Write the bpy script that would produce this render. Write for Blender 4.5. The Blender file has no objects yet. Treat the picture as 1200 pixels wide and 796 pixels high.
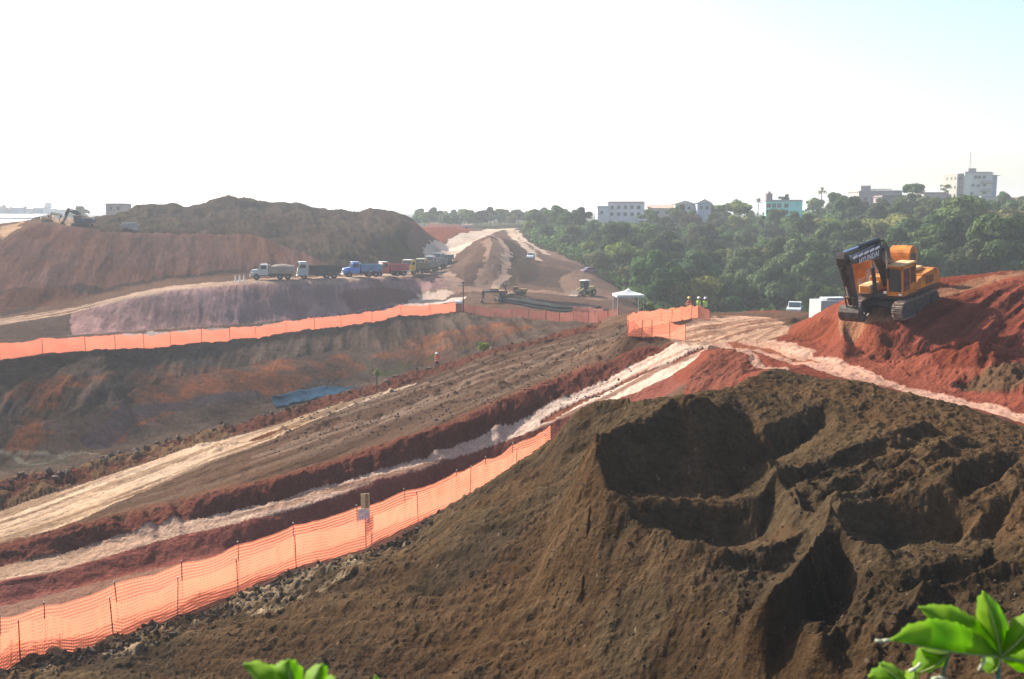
import bpy, math, random
import numpy as np
from mathutils import Vector, Matrix
from mathutils.geometry import delaunay_2d_cdt
R = math.radians
rng = random.Random(7)
scene = bpy.context.scene

# ------------------------------------------------------------------ camera, sky, sun, exposure
F = 1167.0                       # focal length in photo pixels (photo 1200 x 796)
TH = R(7.2)                      # camera looks down by this much
cam_d = bpy.data.cameras.new("camera")
cam_d.sensor_width = 36.0
cam_d.lens = 36.0 * F / 1200.0
cam_d.clip_start = 0.05
cam_d.clip_end = 20000
cam_d.dof.use_dof = True
cam_d.dof.focus_distance = 45.0
cam_d.dof.aperture_fstop = 7.0
cam = bpy.data.objects.new("camera", cam_d)
scene.collection.objects.link(cam)
cam.location = (0, 0, 0)
cam.rotation_euler = (math.pi / 2 - TH, 0, 0)
scene.camera = cam

SUN_EL, SUN_AZ = R(33), R(-46)   # azimuth measured from +Y towards +X
to_sun = Vector((math.sin(SUN_AZ) * math.cos(SUN_EL), math.cos(SUN_AZ) * math.cos(SUN_EL), math.sin(SUN_EL)))
world = bpy.data.worlds.new("World"); scene.world = world
world.use_nodes = True
wn = world.node_tree
bg = wn.nodes["Background"]
sky = wn.nodes.new("ShaderNodeTexSky")
sky.sky_type = 'NISHITA'; sky.sun_disc = False
sky.sun_elevation = SUN_EL; sky.sun_rotation = SUN_AZ
sky.altitude = 700; sky.air_density = 1.0; sky.dust_density = 4.0; sky.ozone_density = 1.0
wn.links.new(sky.outputs[0], bg.inputs[0])
bg.inputs[1].default_value = 0.10
sun_d = bpy.data.lights.new("sun", 'SUN')
sun_d.energy = 4.6; sun_d.angle = R(0.6); sun_d.color = (1.0, 0.93, 0.82)
sun = bpy.data.objects.new("sun", sun_d)
scene.collection.objects.link(sun)
sun.rotation_euler = to_sun.to_track_quat('Z', 'Y').to_euler()
vs = scene.view_settings
vs.view_transform = 'Standard'; vs.look = 'None'; vs.gamma = 1.0; vs.use_curve_mapping = False
vs.exposure = 1.4
scene.cycles.max_bounces = 6
scene.cycles.diffuse_bounces = 3
scene.cycles.transparent_max_bounces = 24
scene.cycles.volume_bounces = 0
scene.cycles.use_denoising = True

# ------------------------------------------------------------------ pixel <-> place helpers
CT, ST = math.cos(TH), math.sin(TH)
def ray(u, v):
    a = (u - 600.0) / F; c = -(v - 398.0) / F
    return a, CT + c * ST, -ST + c * CT
def V(u, v, Y):
    dx, dy, dz = ray(u, v)
    return (dx / dy * Y, Y, dz / dy * Y)
def H(u, Y, z):
    s = z / Y
    c = (s * CT + ST) / (CT - s * ST)
    return ((u - 600.0) / F / (CT + c * ST) * Y, Y, z)

# ------------------------------------------------------------------ value noise
def _h(ix, iy, seed):
    n = (ix.astype(np.int64) * 374761393 + iy.astype(np.int64) * 668265263 + seed * 1442695041) & 0xFFFFFFFF
    n = ((n ^ (n >> 13)) * 1274126177) & 0xFFFFFFFF
    return (((n ^ (n >> 16)) & 0xFFFFFF) / float(0xFFFFFF)).astype(np.float32)
def vn(x, y, seed=0):
    x0 = np.floor(x); y0 = np.floor(y)
    fx = (x - x0).astype(np.float32); fy = (y - y0).astype(np.float32)
    fx = fx * fx * (3 - 2 * fx); fy = fy * fy * (3 - 2 * fy)
    a = _h(x0, y0, seed); b = _h(x0 + 1, y0, seed); c = _h(x0, y0 + 1, seed); d = _h(x0 + 1, y0 + 1, seed)
    return (a + (b - a) * fx) * (1 - fy) + (c + (d - c) * fx) * fy
def fbm(x, y, wl, octs=4, seed=0, gain=0.5):
    s = 0.0; amp = 1.0; tot = 0.0
    for k in range(octs):
        s = s + amp * (vn(x / wl + 17.3 * k, y / wl - 9.1 * k, seed + k) - 0.5); tot += amp
        wl *= 0.47; amp *= gain
    return s / tot * 2
def smooth(e0, e1, x):
    t = np.clip((x - e0) / (e1 - e0), 0, 1)
    return t * t * (3 - 2 * t)

# ------------------------------------------------------------------ survey of the terrain: break lines and spot heights
LN = []
def L(*p): LN.append([V(*q) for q in p])
def LH(*p): LN.append([H(*q) for q in p])

# bank the camera stands on (below the frame)
US = (-120, 0, 150, 300, 450, 600, 750, 900, 1050, 1200, 1320)
LH(*[(u, 1.0, -1.75) for u in US])
LH(*[(u, 2.2, -1.85) for u in US])
LH(*[(u, 5, -4.4) for u in US])
LH(*[(u, 9, -6.6) for u in US])
L((-120, 796, 40), (-60, 800, 36), (20, 790, 35), (150, 778, 34), (300, 796, 30), (450, 800, 28), (600, 800, 25.5), (780, 800, 22.8), (900, 800, 20.5), (1051, 800, 18.3), (1200, 800, 16.8), (1320, 800, 16.5))
# foreground mound: foot and silhouette
L((150, 745, 38), (250, 712, 40), (340, 672, 42.5), (430, 650, 45), (500, 614, 48), (560, 584, 50.5), (598, 562, 52))
L((598, 556, 47), (617, 535, 45), (640, 517, 43.5), (660, 502, 42), (681, 479, 41), (712, 471, 41), (738, 471, 40), (745, 480, 37))
L((650, 560, 38), (640, 640, 31.5), (620, 700, 28.8))
L((500, 660, 36), (520, 720, 31))
# crater rim
L((697, 500, 31), (715, 502, 31.3), (740, 494, 31.8), (760, 485, 32.2), (791, 467, 33), (809, 461, 33), (827, 464, 33), (845, 482, 32.8), (860, 500, 32.5), (863, 518, 32.2), (881, 542, 31.8), (899, 550, 31.3), (917, 545, 32.3), (941, 530, 33.5), (972, 509, 35), (1000, 494, 36.5))
L((697, 500, 31), (699, 530, 30), (712, 573, 28.5), (740, 603, 27.5), (773, 633, 26.5), (809, 648, 25.5), (851, 655, 25), (899, 651, 25.3), (929, 636, 26), (960, 625, 26.3), (972, 627, 26.2))
L((715, 560, 29.6), (736, 579, 29.6), (770, 582, 30), (809, 582, 30.1), (857, 580, 30.2), (885, 575, 30))
L((740, 586, 28.6), (809, 588, 29.1), (857, 587, 29.2), (893, 578, 29))
L((765, 614, 28.2), (809, 638, 28.2), (851, 643, 28.2), (893, 632, 28.4))
L((720, 530, 30.8), (745, 520, 31.2), (790, 510, 31.9), (830, 510, 31.9))
L((908, 570, 29.6), (926, 594, 28.2), (941, 612, 27.2), (972, 628, 26.1), (1000, 643, 24.8), (1033, 652, 24.2), (1060, 648, 24.4))
# second crater and the crest beside the road
L((878, 494, 37), (896, 497, 36.2), (920, 491, 37), (941, 485, 37.8), (960, 475, 39), (972, 467, 40.5), (978, 480, 38))
L((873, 520, 36), (899, 543, 35.2), (925, 533, 36.1), (960, 505, 37.9))
L((841, 476, 36), (860, 455, 41), (880, 440, 45), (905, 432, 48), (925, 437, 47), (950, 445, 46), (1000, 446, 44), (1060, 462, 41), (1120, 475, 39), (1200, 505, 35), (1300, 535, 33))
L((930, 460, 42), (1020, 475, 39), (1100, 500, 35), (1160, 515, 32.5), (1200, 530, 31), (1300, 560, 30))
L((923, 564, 30), (960, 548, 30.8), (1000, 533, 31.6), (1040, 515, 33), (1080, 505, 34))
L((935, 580, 28.9), (1000, 556, 29.5), (1050, 540, 30.3), (1090, 525, 31.5))
L((975, 603, 26.7), (990, 598, 26.9), (1030, 586, 27.3), (1060, 577, 27.5), (1093, 568, 27.6), (1111, 556, 28), (1122, 543, 29.3), (1140, 533, 30), (1157, 527, 30.5))
L((1111, 556, 28), (1123, 584, 27.2), (1150, 601, 26.5), (1177, 618, 25.7), (1200, 616, 25.6))
L((1045, 652, 25), (1075, 640, 25.4), (1123, 643, 25), (1165, 634, 25))
L((1128, 577, 29.1), (1145, 587, 29.1), (1165, 578, 29.3))
L((1175, 560, 28.5), (1200, 570, 28), (1300, 590, 28))
L((990, 617, 26.5), (1045, 650, 26.3), (1075, 638, 26.5), (1123, 638, 26.5), (1165, 630, 25.9))
L((972, 628, 26.1), (954, 652, 24.2), (940, 672, 22.9), (927, 692, 22), (900, 713, 21.4), (880, 724, 21.4))
L((905, 676, 24.3), (930, 668, 24.8))
L((962, 668, 24.9), (975, 680, 24.6), (983, 700, 24.2), (956, 740, 22.5), (930, 728, 21.4))
L((1002, 648, 24.6), (1020, 685, 22.2), (990, 728, 20.6), (960, 752, 19.8))
L((1030, 660, 23.6), (1050, 690, 21.8), (1020, 735, 20))
L((1060, 662, 23.4), (1081, 667, 23.3), (1114, 650, 23.9), (1150, 645, 23.8), (1200, 639, 23.7), (1300, 640, 23.7))
L((1085, 697, 22.7), (1120, 687, 23.4), (1156, 672, 23.5), (1200, 662, 23.3), (1300, 664, 23.3))
L((1051, 736, 20), (1081, 706, 21.2), (1120, 694, 21.5), (1156, 679, 21.9), (1200, 669, 22.1), (1300, 672, 22))
L((1100, 730, 20), (1150, 715, 20.3), (1200, 700, 20.6))
L((780, 690, 24.8), (850, 700, 23.7))
L((700, 700, 26.6), (740, 740, 24.8), (860, 750, 22.2))
LH((720, 47, -12.4), (760, 46.5, -11.6), (800, 46, -10.6), (840, 46.5, -9.6))
# strip with the net fences
L((-60, 806, 33.8), (24, 779, 35.5), (133, 749, 37.5), (208, 719, 39.5), (279, 696, 41.5), (347, 664, 43.5), (429, 643, 46), (490, 610, 48.5), (551, 580, 51.5), (600, 560, 54), (650, 535, 57))
L((-60, 785, 34.6), (0, 769, 36), (100, 740, 38.4), (280, 677, 43.3), (345, 653, 45.5), (420, 630, 48), (475, 609, 50), (534, 587, 53), (600, 553, 57), (640, 530, 60))
# bank below road one, road one, terrace bank
L((-60, 722, 42.6), (0, 709, 44.2), (100, 684, 46.6), (186, 664, 49.4), (300, 640, 51.5), (430, 606, 55), (540, 571, 58.5), (640, 527, 60.6), (700, 505, 60), (760, 475, 59))
L((-60, 700, 43.8), (0, 684, 45.5), (75, 668, 47.2), (186, 636, 51), (300, 607, 53), (400, 580, 55.5), (450, 562, 57), (500, 550, 58), (540, 536, 60), (611, 511, 61.5), (663, 490, 62), (729, 467, 62), (789, 438, 63), (828, 412, 66.5))
L((-60, 680, 46.4), (0, 664, 48), (75, 649, 49.5), (186, 618, 52.5), (300, 594, 54.5), (400, 566, 57), (450, 553, 58.2), (500, 538, 59.5), (560, 515, 61.5), (600, 500, 63), (650, 472, 64.8), (711, 447, 67), (771, 415, 68.7), (812, 401, 70))
L((-60, 657, 47.6), (0, 642, 49.2), (100, 617, 51.2), (200, 594, 53.5), (300, 567, 55.6), (400, 541, 58.3), (500, 507, 60.8), (560, 483, 62.8), (640, 450, 66.2), (700, 427, 69), (750, 410, 69.5), (790, 400, 70))
L((-60, 648, 49.5), (0, 634, 51), (100, 610, 53), (200, 586, 55.5), (300, 559, 58), (400, 533, 61), (500, 500, 64), (560, 476, 66), (640, 444, 70), (700, 421, 73))
L((-60, 618, 60), (0, 598, 63), (83, 571, 66.5), (151, 548, 70), (226, 523, 74), (300, 504, 78), (396, 473, 84), (446, 460, 88), (491, 447, 93), (560, 420, 97), (640, 400, 100), (700, 387, 103))
L((-60, 575, 64), (0, 563, 66), (35, 553, 67.4), (83, 549, 69), (126, 537, 72), (186, 520, 75.5), (251, 500, 79), (300, 490, 82), (328, 481, 84), (411, 458, 90), (484, 435, 98.5), (563, 412, 103), (640, 394, 107), (700, 381, 110))
L((470, 444, 94.5), (512, 434, 98), (560, 417, 100))
L((600, 450, 76), (640, 425, 82), (700, 402, 85), (738, 393, 76))
LH((-60, 71, -20), (0, 73.5, -20.6), (100, 78, -21.2), (200, 84, -21.5), (300, 91, -21.7), (400, 99, -21.5), (480, 107, -20.5), (560, 112, -18), (640, 115, -15.6), (700, 115, -13.8))
# pit floor, pit wall
L((-60, 550, 81), (0, 548, 83), (60, 540, 84.5), (150, 520, 94), (230, 500, 103), (300, 478, 113), (400, 455, 126), (500, 432, 134), (570, 410, 134), (640, 392, 130), (695, 382, 119))
L((30, 480, 91), (80, 464, 97), (130, 448, 103))
L((150, 470, 103), (200, 455, 112), (300, 440, 121), (400, 425, 133), (500, 402, 143), (600, 385, 139))
L((-60, 430, 95), (0, 421, 100), (100, 410, 114), (200, 403, 125), (300, 394, 140), (400, 381, 152), (470, 370, 160), (540, 366, 165), (600, 371, 150), (640, 375, 142), (690, 378, 128), (725, 374, 115))
# bench behind the pit and the mauve wall
L((-60, 420, 99), (0, 410, 104), (200, 397, 131), (300, 386, 146), (400, 375, 158), (470, 363, 169), (530, 353, 180))
L((-60, 410, 105), (0, 401, 110), (85, 394, 120), (200, 386, 138), (300, 380, 150), (410, 369, 163), (460, 359, 173), (495, 351, 186))
L((-60, 389, 118), (0, 380, 122), (85, 367, 133), (150, 350, 142), (200, 340, 150), (300, 331, 160), (400, 327, 168), (440, 325.5, 179), (480, 323.5, 193), (510, 321, 207), (530, 319.5, 216))
LH((-60, 126, -13.8), (0, 131, -13.6), (85, 142, -13.2), (150, 151, -12.1), (200, 159, -11.4), (300, 171, -11.0), (400, 179, -11.1), (440, 191, -11.6), (480, 206, -12), (530, 232, -12.2))
LH((-60, 130, -13.4), (0, 136, -13.2), (85, 147, -12.8), (150, 157, -11.7), (200, 165, -11), (300, 178, -10.5), (400, 186, -10.6), (440, 198, -11.0), (480, 214, -11.2), (502, 228, -11.2))
L((-60, 300, 155), (0, 283, 165), (20, 270, 170), (45, 261, 178), (80, 265, 179), (120, 270, 182), (200, 272, 190), (290, 273, 198))
L((340, 290, 196), (400, 289, 204), (450, 290, 218))
L((-60, 275, 200), (0, 262, 210), (50, 256, 215), (80, 262, 202), (120, 262, 206), (200, 262, 214), (300, 262, 220), (400, 268, 224), (460, 275, 225))
L((70, 254, 226), (110, 252, 230), (130, 248, 232), (150, 243, 236), (175, 236, 240), (195, 234, 242), (215, 239, 244), (228, 240, 244), (245, 234, 250), (265, 230, 252), (285, 233, 254), (300, 238, 256), (325, 236, 258), (345, 237, 258), (370, 245, 258), (390, 246, 258), (420, 246, 260), (440, 243, 262), (460, 246, 262), (475, 252, 258), (490, 263, 252), (503, 276, 248), (512, 288, 246), (517, 297, 242))
LH((-60, 300, -6), (150, 300, -6), (300, 310, -6), (450, 320, -7))
# bright valley, centre cone, roads beyond
L((512, 303, 252), (530, 292, 266), (555, 284, 280), (575, 275, 320), (600, 270, 350))
L((480, 270, 290), (500, 265, 300), (530, 266, 320), (545, 268, 335))
L((560, 277, 290), (585, 276, 292), (572, 278, 284))
L((556, 300, 245), (545, 315, 222), (536, 327, 200))
L((575, 300, 240), (570, 320, 215), (560, 335, 198))
L((600, 290, 262), (612, 303, 245), (600, 320, 222), (585, 335, 203))
L((620, 292, 275), (650, 308, 252), (690, 320, 240), (720, 335, 222), (740, 350, 200))
L((625, 306, 238), (660, 310, 232), (700, 325, 216), (670, 328, 205), (720, 345, 190))
L((640, 340, 195), (690, 345, 188), (740, 360, 170), (760, 366, 160))
L((530, 345, 186), (600, 343, 190), (650, 348, 184))
L((560, 346, 180), (590, 347, 176), (640, 354, 170), (700, 362, 158), (728, 365, 140))
L((560, 353, 173), (600, 358, 166), (660, 366, 155), (715, 368, 135))
LH((762, 160, -17), (780, 140, -15), (770, 190, -20))
# gazebo ground, plateau, fence corner
L((735, 391, 72.5), (764, 393, 72.5), (785, 397, 73), (802, 399, 73.2), (828, 403, 71.5))
L((738, 386, 77), (760, 381, 80), (810, 373, 86), (832, 372, 88))
L((712, 371, 114), (736, 366, 106), (760, 368, 97), (830, 369, 96), (880, 364, 112), (920, 364, 116), (960, 366, 112))
L((850, 392, 75), (880, 385, 76), (920, 386, 71), (930, 372, 88))
LH((720, 135, -14.5), (780, 122, -14.5), (850, 138, -16), (930, 140, -16), (1020, 130, -15), (1150, 110, -12), (1300, 110, -12))
# red bank right of road one, right road
L((800, 452, 55), (820, 430, 59), (845, 415, 61.5))
L((850, 401, 70), (880, 402, 68.5), (905, 411, 63), (960, 432, 56), (1030, 452, 50), (1100, 470, 45.5), (1200, 494, 40.5), (1300, 520, 37))
L((905, 400, 66), (945, 412, 60.5), (1000, 432, 55), (1060, 448, 51), (1130, 463, 47), (1200, 480, 43.5), (1300, 500, 40))
# red hill under the excavator
L((922, 389, 70), (932, 380, 70.5), (945, 373, 69), (960, 366, 67.5), (975, 356, 66.5), (990, 350, 66), (1005, 343, 66), (1040, 336, 66.5), (1095, 325, 67), (1150, 320, 69), (1200, 315, 71), (1300, 300, 74))
L((985, 372, 61.5), (1010, 366, 60.5), (1040, 353, 60.5), (1070, 354, 60), (1095, 347, 61.5), (1130, 340, 62.5), (1200, 324, 64), (1300, 308, 66))
L((990, 395, 59), (1020, 385, 58.5), (1050, 378, 58.5), (1075, 365, 59), (1110, 350, 60.5), (1150, 338, 61.5), (1200, 326, 62.5))
L((940, 395, 66), (975, 405, 61.5), (1015, 415, 58), (1060, 420, 55.5), (1090, 412, 55.5), (1130, 403, 55.5), (1200, 408, 53.5), (1300, 400, 52))
L((1075, 418, 53.5), (1100, 414, 52), (1120, 408, 51), (1145, 403, 50.5), (1165, 413, 50.2), (1185, 426, 50), (1200, 430, 50))
L((1085, 432, 51.5), (1130, 438, 49.3), (1180, 440, 48.8))
L((1142, 450, 47.8), (1155, 441, 47.2), (1175, 436, 46.5), (1200, 433, 46.5), (1300, 430, 46))
LH((960, 85, -11), (1050, 82, -9.5), (1150, 84, -8.5), (1300, 88, -8))
# forest hillside and town plateau
LH((700, 245, -15), (770, 205, -20), (850, 195, -21), (950, 190, -20), (1050, 180, -17), (1150, 170, -15), (1300, 165, -14))
LH((770, 165, -20), (850, 165, -20.5), (1000, 150, -18), (1150, 140, -15), (1300, 140, -15))
LH((640, 290, -10), (700, 270, -12), (770, 255, -15), (850, 250, -15), (950, 240, -12.5), (1050, 235, -9.5), (1150, 230, -8.5), (1300, 230, -8))
LH((640, 330, -7.5), (700, 310, -9), (770, 310, -9), (850, 310, -8.5), (950, 300, -5), (1050, 290, -2.5), (1150, 290, -2.2), (1300, 290, -2))
LH((610, 370, -6), (700, 350, -5.5), (770, 350, -5), (850, 350, -5), (950, 345, -2), (1050, 335, 1.2), (1150, 335, 1.6), (1300, 335, 1.5))
LH((610, 430, -5), (700, 400, -4.5), (850, 395, -3), (950, 385, 0), (1050, 365, 2.6), (1150, 362, 3.3), (1300, 365, 3))
LH((-60, 400, -6), (100, 400, -6), (300, 420, -7), (480, 430, -6), (700, 500, -4), (900, 500, -1), (1100, 480, 4), (1300, 480, 4))
for YY, zz in ((800, -5), (1500, -2), (3000, 4), (6000, 14)):
    LH(*[(u, YY, zz) for u in (-400, -120, 200, 500, 800, 1100, 1320, 1600)])

pts = []
for ln in LN:
    for a, b in zip(ln[:-1], ln[1:]):
        d = math.dist(a[:2], b[:2]); n = max(1, int(d / (0.018 * min(a[1], b[1]) + 0.25)))
        n = min(n, 14)
        for k in range(n):
            t = k / n
            pts.append(tuple(a[i] + (b[i] - a[i]) * t for i in range(3)))
    pts.append(ln[-1])
seen = {}
for p in pts:
    seen.setdefault((round(p[0], 2), round(p[1], 2)), p)
pts = list(seen.values())
P = np.array(pts)
# triangulate in (s, ln Y) so that triangles stay well shaped at every distance
q2 = [Vector((p[0] / p[1], 0.55 * math.log(p[1]))) for p in pts]
cv, ce, cf, ov, oe, of_ = delaunay_2d_cdt(q2, [], [], 0, 1e-7)
idx = [o[0] for o in ov]

SF = 0.60
s_f = np.linspace(-SF, SF, 1180)
s_o = 0.60 + (np.linspace(0, 1, 46)[1:] ** 1.7) * 2.2
S = np.concatenate([-s_o[::-1], s_f, s_o])
def logseg(a, b, st):
    n = int(math.log(b / a) / st); return a * np.exp(np.linspace(0, math.log(b / a), n, endpoint=False))
YR = np.concatenate([logseg(1.0, 14, .03), logseg(14, 62, .0020), logseg(62, 140, .0033), logseg(140, 290, .0042), logseg(290, 420, .009), logseg(420, 6000, .05), [6000]])
NS, NY = len(S), len(YR)
Z = np.full((NY, NS), np.nan)
Sc = np.clip(S, -0.58, 0.58)
LY = 0.55 * np.log(YR)
order = np.argsort(Sc, kind='stable')
for f in cf:
    ia = [idx[k] for k in f]
    qs = [cv[k] for k in f]
    (x0, y0), (x1, y1), (x2, y2) = [(q[0], q[1]) for q in qs]
    z0, z1, z2 = [P[k][2] for k in ia]
    j0, j1 = np.searchsorted(Sc, min(x0, x1, x2) - 1e-9), np.searchsorted(Sc, max(x0, x1, x2) + 1e-9, side='right')
    i0, i1 = np.searchsorted(LY, min(y0, y1, y2) - 1e-9), np.searchsorted(LY, max(y0, y1, y2) + 1e-9, side='right')
    if j1 <= j0 or i1 <= i0: continue
    den = (y1 - y2) * (x0 - x2) + (x2 - x1) * (y0 - y2)
    if abs(den) < 1e-14: continue
    sx = Sc[j0:j1][None, :]; ly = LY[i0:i1][:, None]
    a = ((y1 - y2) * (sx - x2) + (x2 - x1) * (ly - y2)) / den
    b = ((y2 - y0) * (sx - x2) + (x0 - x2) * (ly - y2)) / den
    c = 1 - a - b
    m = (a > -1e-6) & (b > -1e-6) & (c > -1e-6)
    # heights along a ray are linear in Y, so interpolate z/Y-true planes: blend z directly
    zz = a * z0 + b * z1 + c * z2
    blk = Z[i0:i1, j0:j1]
    blk[m] = zz[m]
for i in range(NY):
    r = Z[i]; ok = ~np.isnan(r)
    if ok.any() and not ok.all():
        r[~ok] = np.interp(np.arange(NS)[~ok], np.arange(NS)[ok], r[ok])
for i in range(1, NY):
    if np.isnan(Z[i]).any(): Z[i] = Z[i - 1]
def blur(A, ry, rx):
    for ax, r in ((0, ry), (1, rx)):
        if r < 1: continue
        k = np.ones(2 * r + 1) / (2 * r + 1)
        for _ in range(2):
            pad = [(0, 0), (0, 0)]; pad[ax] = (r, r)
            B = np.pad(A, pad, mode='edge')
            cs = np.cumsum(np.insert(B, 0, 0, axis=ax), axis=ax)
            n = A.shape[ax]
            A = (np.take(cs, np.arange(2 * r + 1, 2 * r + 1 + n), axis=ax) - np.take(cs, np.arange(n), axis=ax)) / (2 * r + 1)
    return A
Z = blur(Z, 2, 2)
X = S[None, :] * YR[:, None]
Y = np.repeat(YR[:, None], NS, axis=1)
cone = np.full(Z.shape, 1e9)
for a_, b_ in zip([V(573, 283, 262), V(577, 300, 238)], [V(577, 300, 238), V(572, 318, 214)]):      # spine of the ridge in the far centre
    ax_, ay_ = b_[0] - a_[0], b_[1] - a_[1]; t_ = np.clip(((X - a_[0]) * ax_ + (Y - a_[1]) * ay_) / (ax_ ** 2 + ay_ ** 2), 0, 1)
    cone = np.minimum(cone, np.hypot(X - a_[0] - ax_ * t_, (Y - a_[1] - ay_ * t_) * .8))
Z += 3.4 * np.clip(1 - cone / 11, 0, 1) ** 1.1 * (Y > 195) * (Y < 300)
for rl_, h_, w_ in ((((908, 570, 29.6), (926, 594, 28.2), (941, 612, 27.2), (972, 628, 26.1), (1000, 643, 24.8), (1033, 652, 24.2)), .32, .55), (((972, 628, 26.1), (954, 652, 24.2), (927, 692, 22), (900, 713, 21.4)), .45, .6), \
        (((1081, 706, 21.2), (1120, 694, 21.5), (1156, 679, 21.9), (1200, 669, 22.1), (1300, 672, 22)), .3, .5), (((923, 564, 30), (960, 548, 30.8), (1000, 533, 31.6), (1080, 505, 34)), .35, .7), \
        (((908, 570, 29.6), (899, 550, 31.3)), .3, .6), (((1051, 736, 20), (1081, 706, 21.2)), .25, .5), (((773, 633, 26.5), (809, 648, 25.5), (851, 655, 25), (899, 651, 25.3), (960, 625, 26.3)), .28, .5), \
        (((985, 600, 27), (950, 585, 28.6), (925, 566, 29.9)), .25, .5), (((1060, 540, 30.6), (1010, 553, 29.9), (975, 575, 28.8)), .28, .5), (((1130, 520, 32.3), (1090, 535, 30.9)), .3, .6)):
    pp_ = [V(*q_) for q_ in rl_]; dd_ = np.full(Z.shape, 9e9)
    for a_, b_ in zip(pp_[:-1], pp_[1:]):
        ax_, ay_ = b_[0] - a_[0], b_[1] - a_[1]; t_ = np.clip(((X - a_[0]) * ax_ + (Y - a_[1]) * ay_) / (ax_ ** 2 + ay_ ** 2), 0, 1); dd_ = np.minimum(dd_, np.hypot(X - a_[0] - ax_ * t_, Y - a_[1] - ay_ * t_))
    Z += h_ * np.clip(1 - dd_ / w_, 0, 1) ** 1.3
ZS = Z.copy()
# wobble used to fray every painted or sculpted border
wx = fbm(X, Y, 7, 4, 11); wy = fbm(X, Y, 7, 4, 23)
wf = fbm(X, Y, 1.1, 3, 37)

def hit(u, v, Zg=None):
    """where the sight line through photo pixel (u, v) meets the ground"""
    Zg = ZS if Zg is None else Zg
    dx, dy, dz = ray(u, v); s = dx / dy; t = dz / dy
    j = np.clip(np.searchsorted(S, s) - 1, 0, NS - 2); f = (s - S[j]) / (S[j + 1] - S[j])
    col = Zg[:, j] * (1 - f) + Zg[:, j + 1] * f
    d = t * YR - col
    st = np.searchsorted(YR, 12.0)
    k = np.nonzero(d[st:] < 0)[0]
    if len(k) == 0: i = NY - 2; g = 0
    else:
        i = max(st + k[0] - 1, 0); g = d[i] / (d[i] - d[i + 1]) if d[i] > 0 else 0
    yy = YR[i] + (YR[i + 1] - YR[i]) * g
    return (s * yy, yy, t * yy)
def ground(x, y, Zg=None):
    Zg = Z if Zg is None else Zg
    s = x / y; j = int(np.clip(np.searchsorted(S, s) - 1, 0, NS - 2)); i = int(np.clip(np.searchsorted(YR, y) - 1, 0, NY - 2))
    f = min(max((s - S[j]) / (S[j + 1] - S[j]), 0), 1); g = min(max((y - YR[i]) / (YR[i + 1] - YR[i]), 0), 1)
    return float((Zg[i, j] * (1 - f) + Zg[i, j + 1] * f) * (1 - g) + (Zg[i + 1, j] * (1 - f) + Zg[i + 1, j + 1] * f) * g)

def _box(xs, ys, pad):
    ylo, yhi = max(min(ys) - pad, 0.5), max(ys) + pad
    i0, i1 = np.searchsorted(YR, ylo), np.searchsorted(YR, yhi)
    sl = min(min((x - pad) / y for x, y in zip(xs, ys)), min((x - pad) / (y + pad) for x, y in zip(xs, ys)))
    sh = max(max((x + pad) / y for x, y in zip(xs, ys)), max((x + pad) / max(y - pad, 1) for x, y in zip(xs, ys)))
    return slice(int(i0), int(i1)), slice(int(np.searchsorted(S, sl)), int(np.searchsorted(S, sh)))
def poly(uv, wob=0.6, world_pts=None):
    """mask of the ground inside a polygon whose corners are sighted through the photo, with a frayed border"""
    pp = world_pts or [hit(*p) for p in uv]
    xs = [p[0] for p in pp]; ys = [p[1] for p in pp]
    M = np.zeros((NY, NS), bool)
    sl = _box(xs, ys, 3 * wob + 1)
    x = X[sl] + wx[sl] * wob + wf[sl] * wob * .35; y = Y[sl] + wy[sl] * wob * 1.6 + wf[sl] * wob * .5
    ins = np.zeros(x.shape, bool)
    n = len(pp)
    for i in range(n):
        x1, y1 = xs[i], ys[i]; x2, y2 = xs[(i + 1) % n], ys[(i + 1) % n]
        c = (y1 > y) != (y2 > y)
        with np.errstate(divide='ignore', invalid='ignore'):
            xi = (x2 - x1) * (y - y1) / (y2 - y1) + x1
        ins ^= c & (x < xi)
    M[sl] = ins
    return M
def dist(uv, rad, world_pts=None, wob=0.0):
    """distance from a sighted polyline, and position along it, inside radius rad"""
    pp = world_pts or [hit(*p) for p in uv]
    D = np.full((NY, NS), 1e9, np.float32)
    for a, b in zip(pp[:-1], pp[1:]):
        sl = _box([a[0], b[0]], [a[1], b[1]], rad)
        x = X[sl] + wx[sl] * wob; y = Y[sl] + wy[sl] * wob
        ax, ay = b[0] - a[0], b[1] - a[1]; l2 = ax * ax + ay * ay + 1e-9
        t = np.clip(((x - a[0]) * ax + (y - a[1]) * ay) / l2, 0, 1)
        d = np.hypot(x - a[0] - ax * t, y - a[1] - ay * t)
        D[sl] = np.minimum(D[sl], d)
    return D
# ------------------------------------------------------------------ relief and soil colours of the ground
CO = np.zeros((NY, NS, 3), np.float32)
REG = np.zeros((NY, NS), np.uint8)          # 0 ground 1 mound 2 pit 3 road 4 hill
N1 = fbm(X, Y, 9, 5, 51); N2 = fbm(X, Y, 1.6, 4, 61); N3 = fbm(X, Y, 0.35, 3, 71); N4 = fbm(X, Y, 40, 4, 81)
def paint(M, rgb, a=1.0):
    if M.dtype == bool:
        if a == 1.0: CO[M] = rgb
        else: CO[M] = CO[M] * (1 - a) + np.array(rgb, np.float32) * a
    else:
        w = (M * a)[..., None]; CO[:] = CO * (1 - w) + np.array(rgb, np.float32) * w
def stripes(M, p, q, wl, stretch, seed, octs=4):
    """noise drawn out along the direction from sighted pixel p to q, computed inside mask M"""
    a = hit(*p); b = hit(*q); dx, dy = b[0] - a[0], b[1] - a[1]; l = math.hypot(dx, dy); dx /= l; dy /= l
    x = X[M]; y = Y[M]
    return fbm((x * dx + y * dy) / stretch, -x * dy + y * dx, wl, octs, seed)
CO[:] = (.22, .145, .105)
far = Y > 385
CO[far] = (.13, .14, .08)
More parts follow.
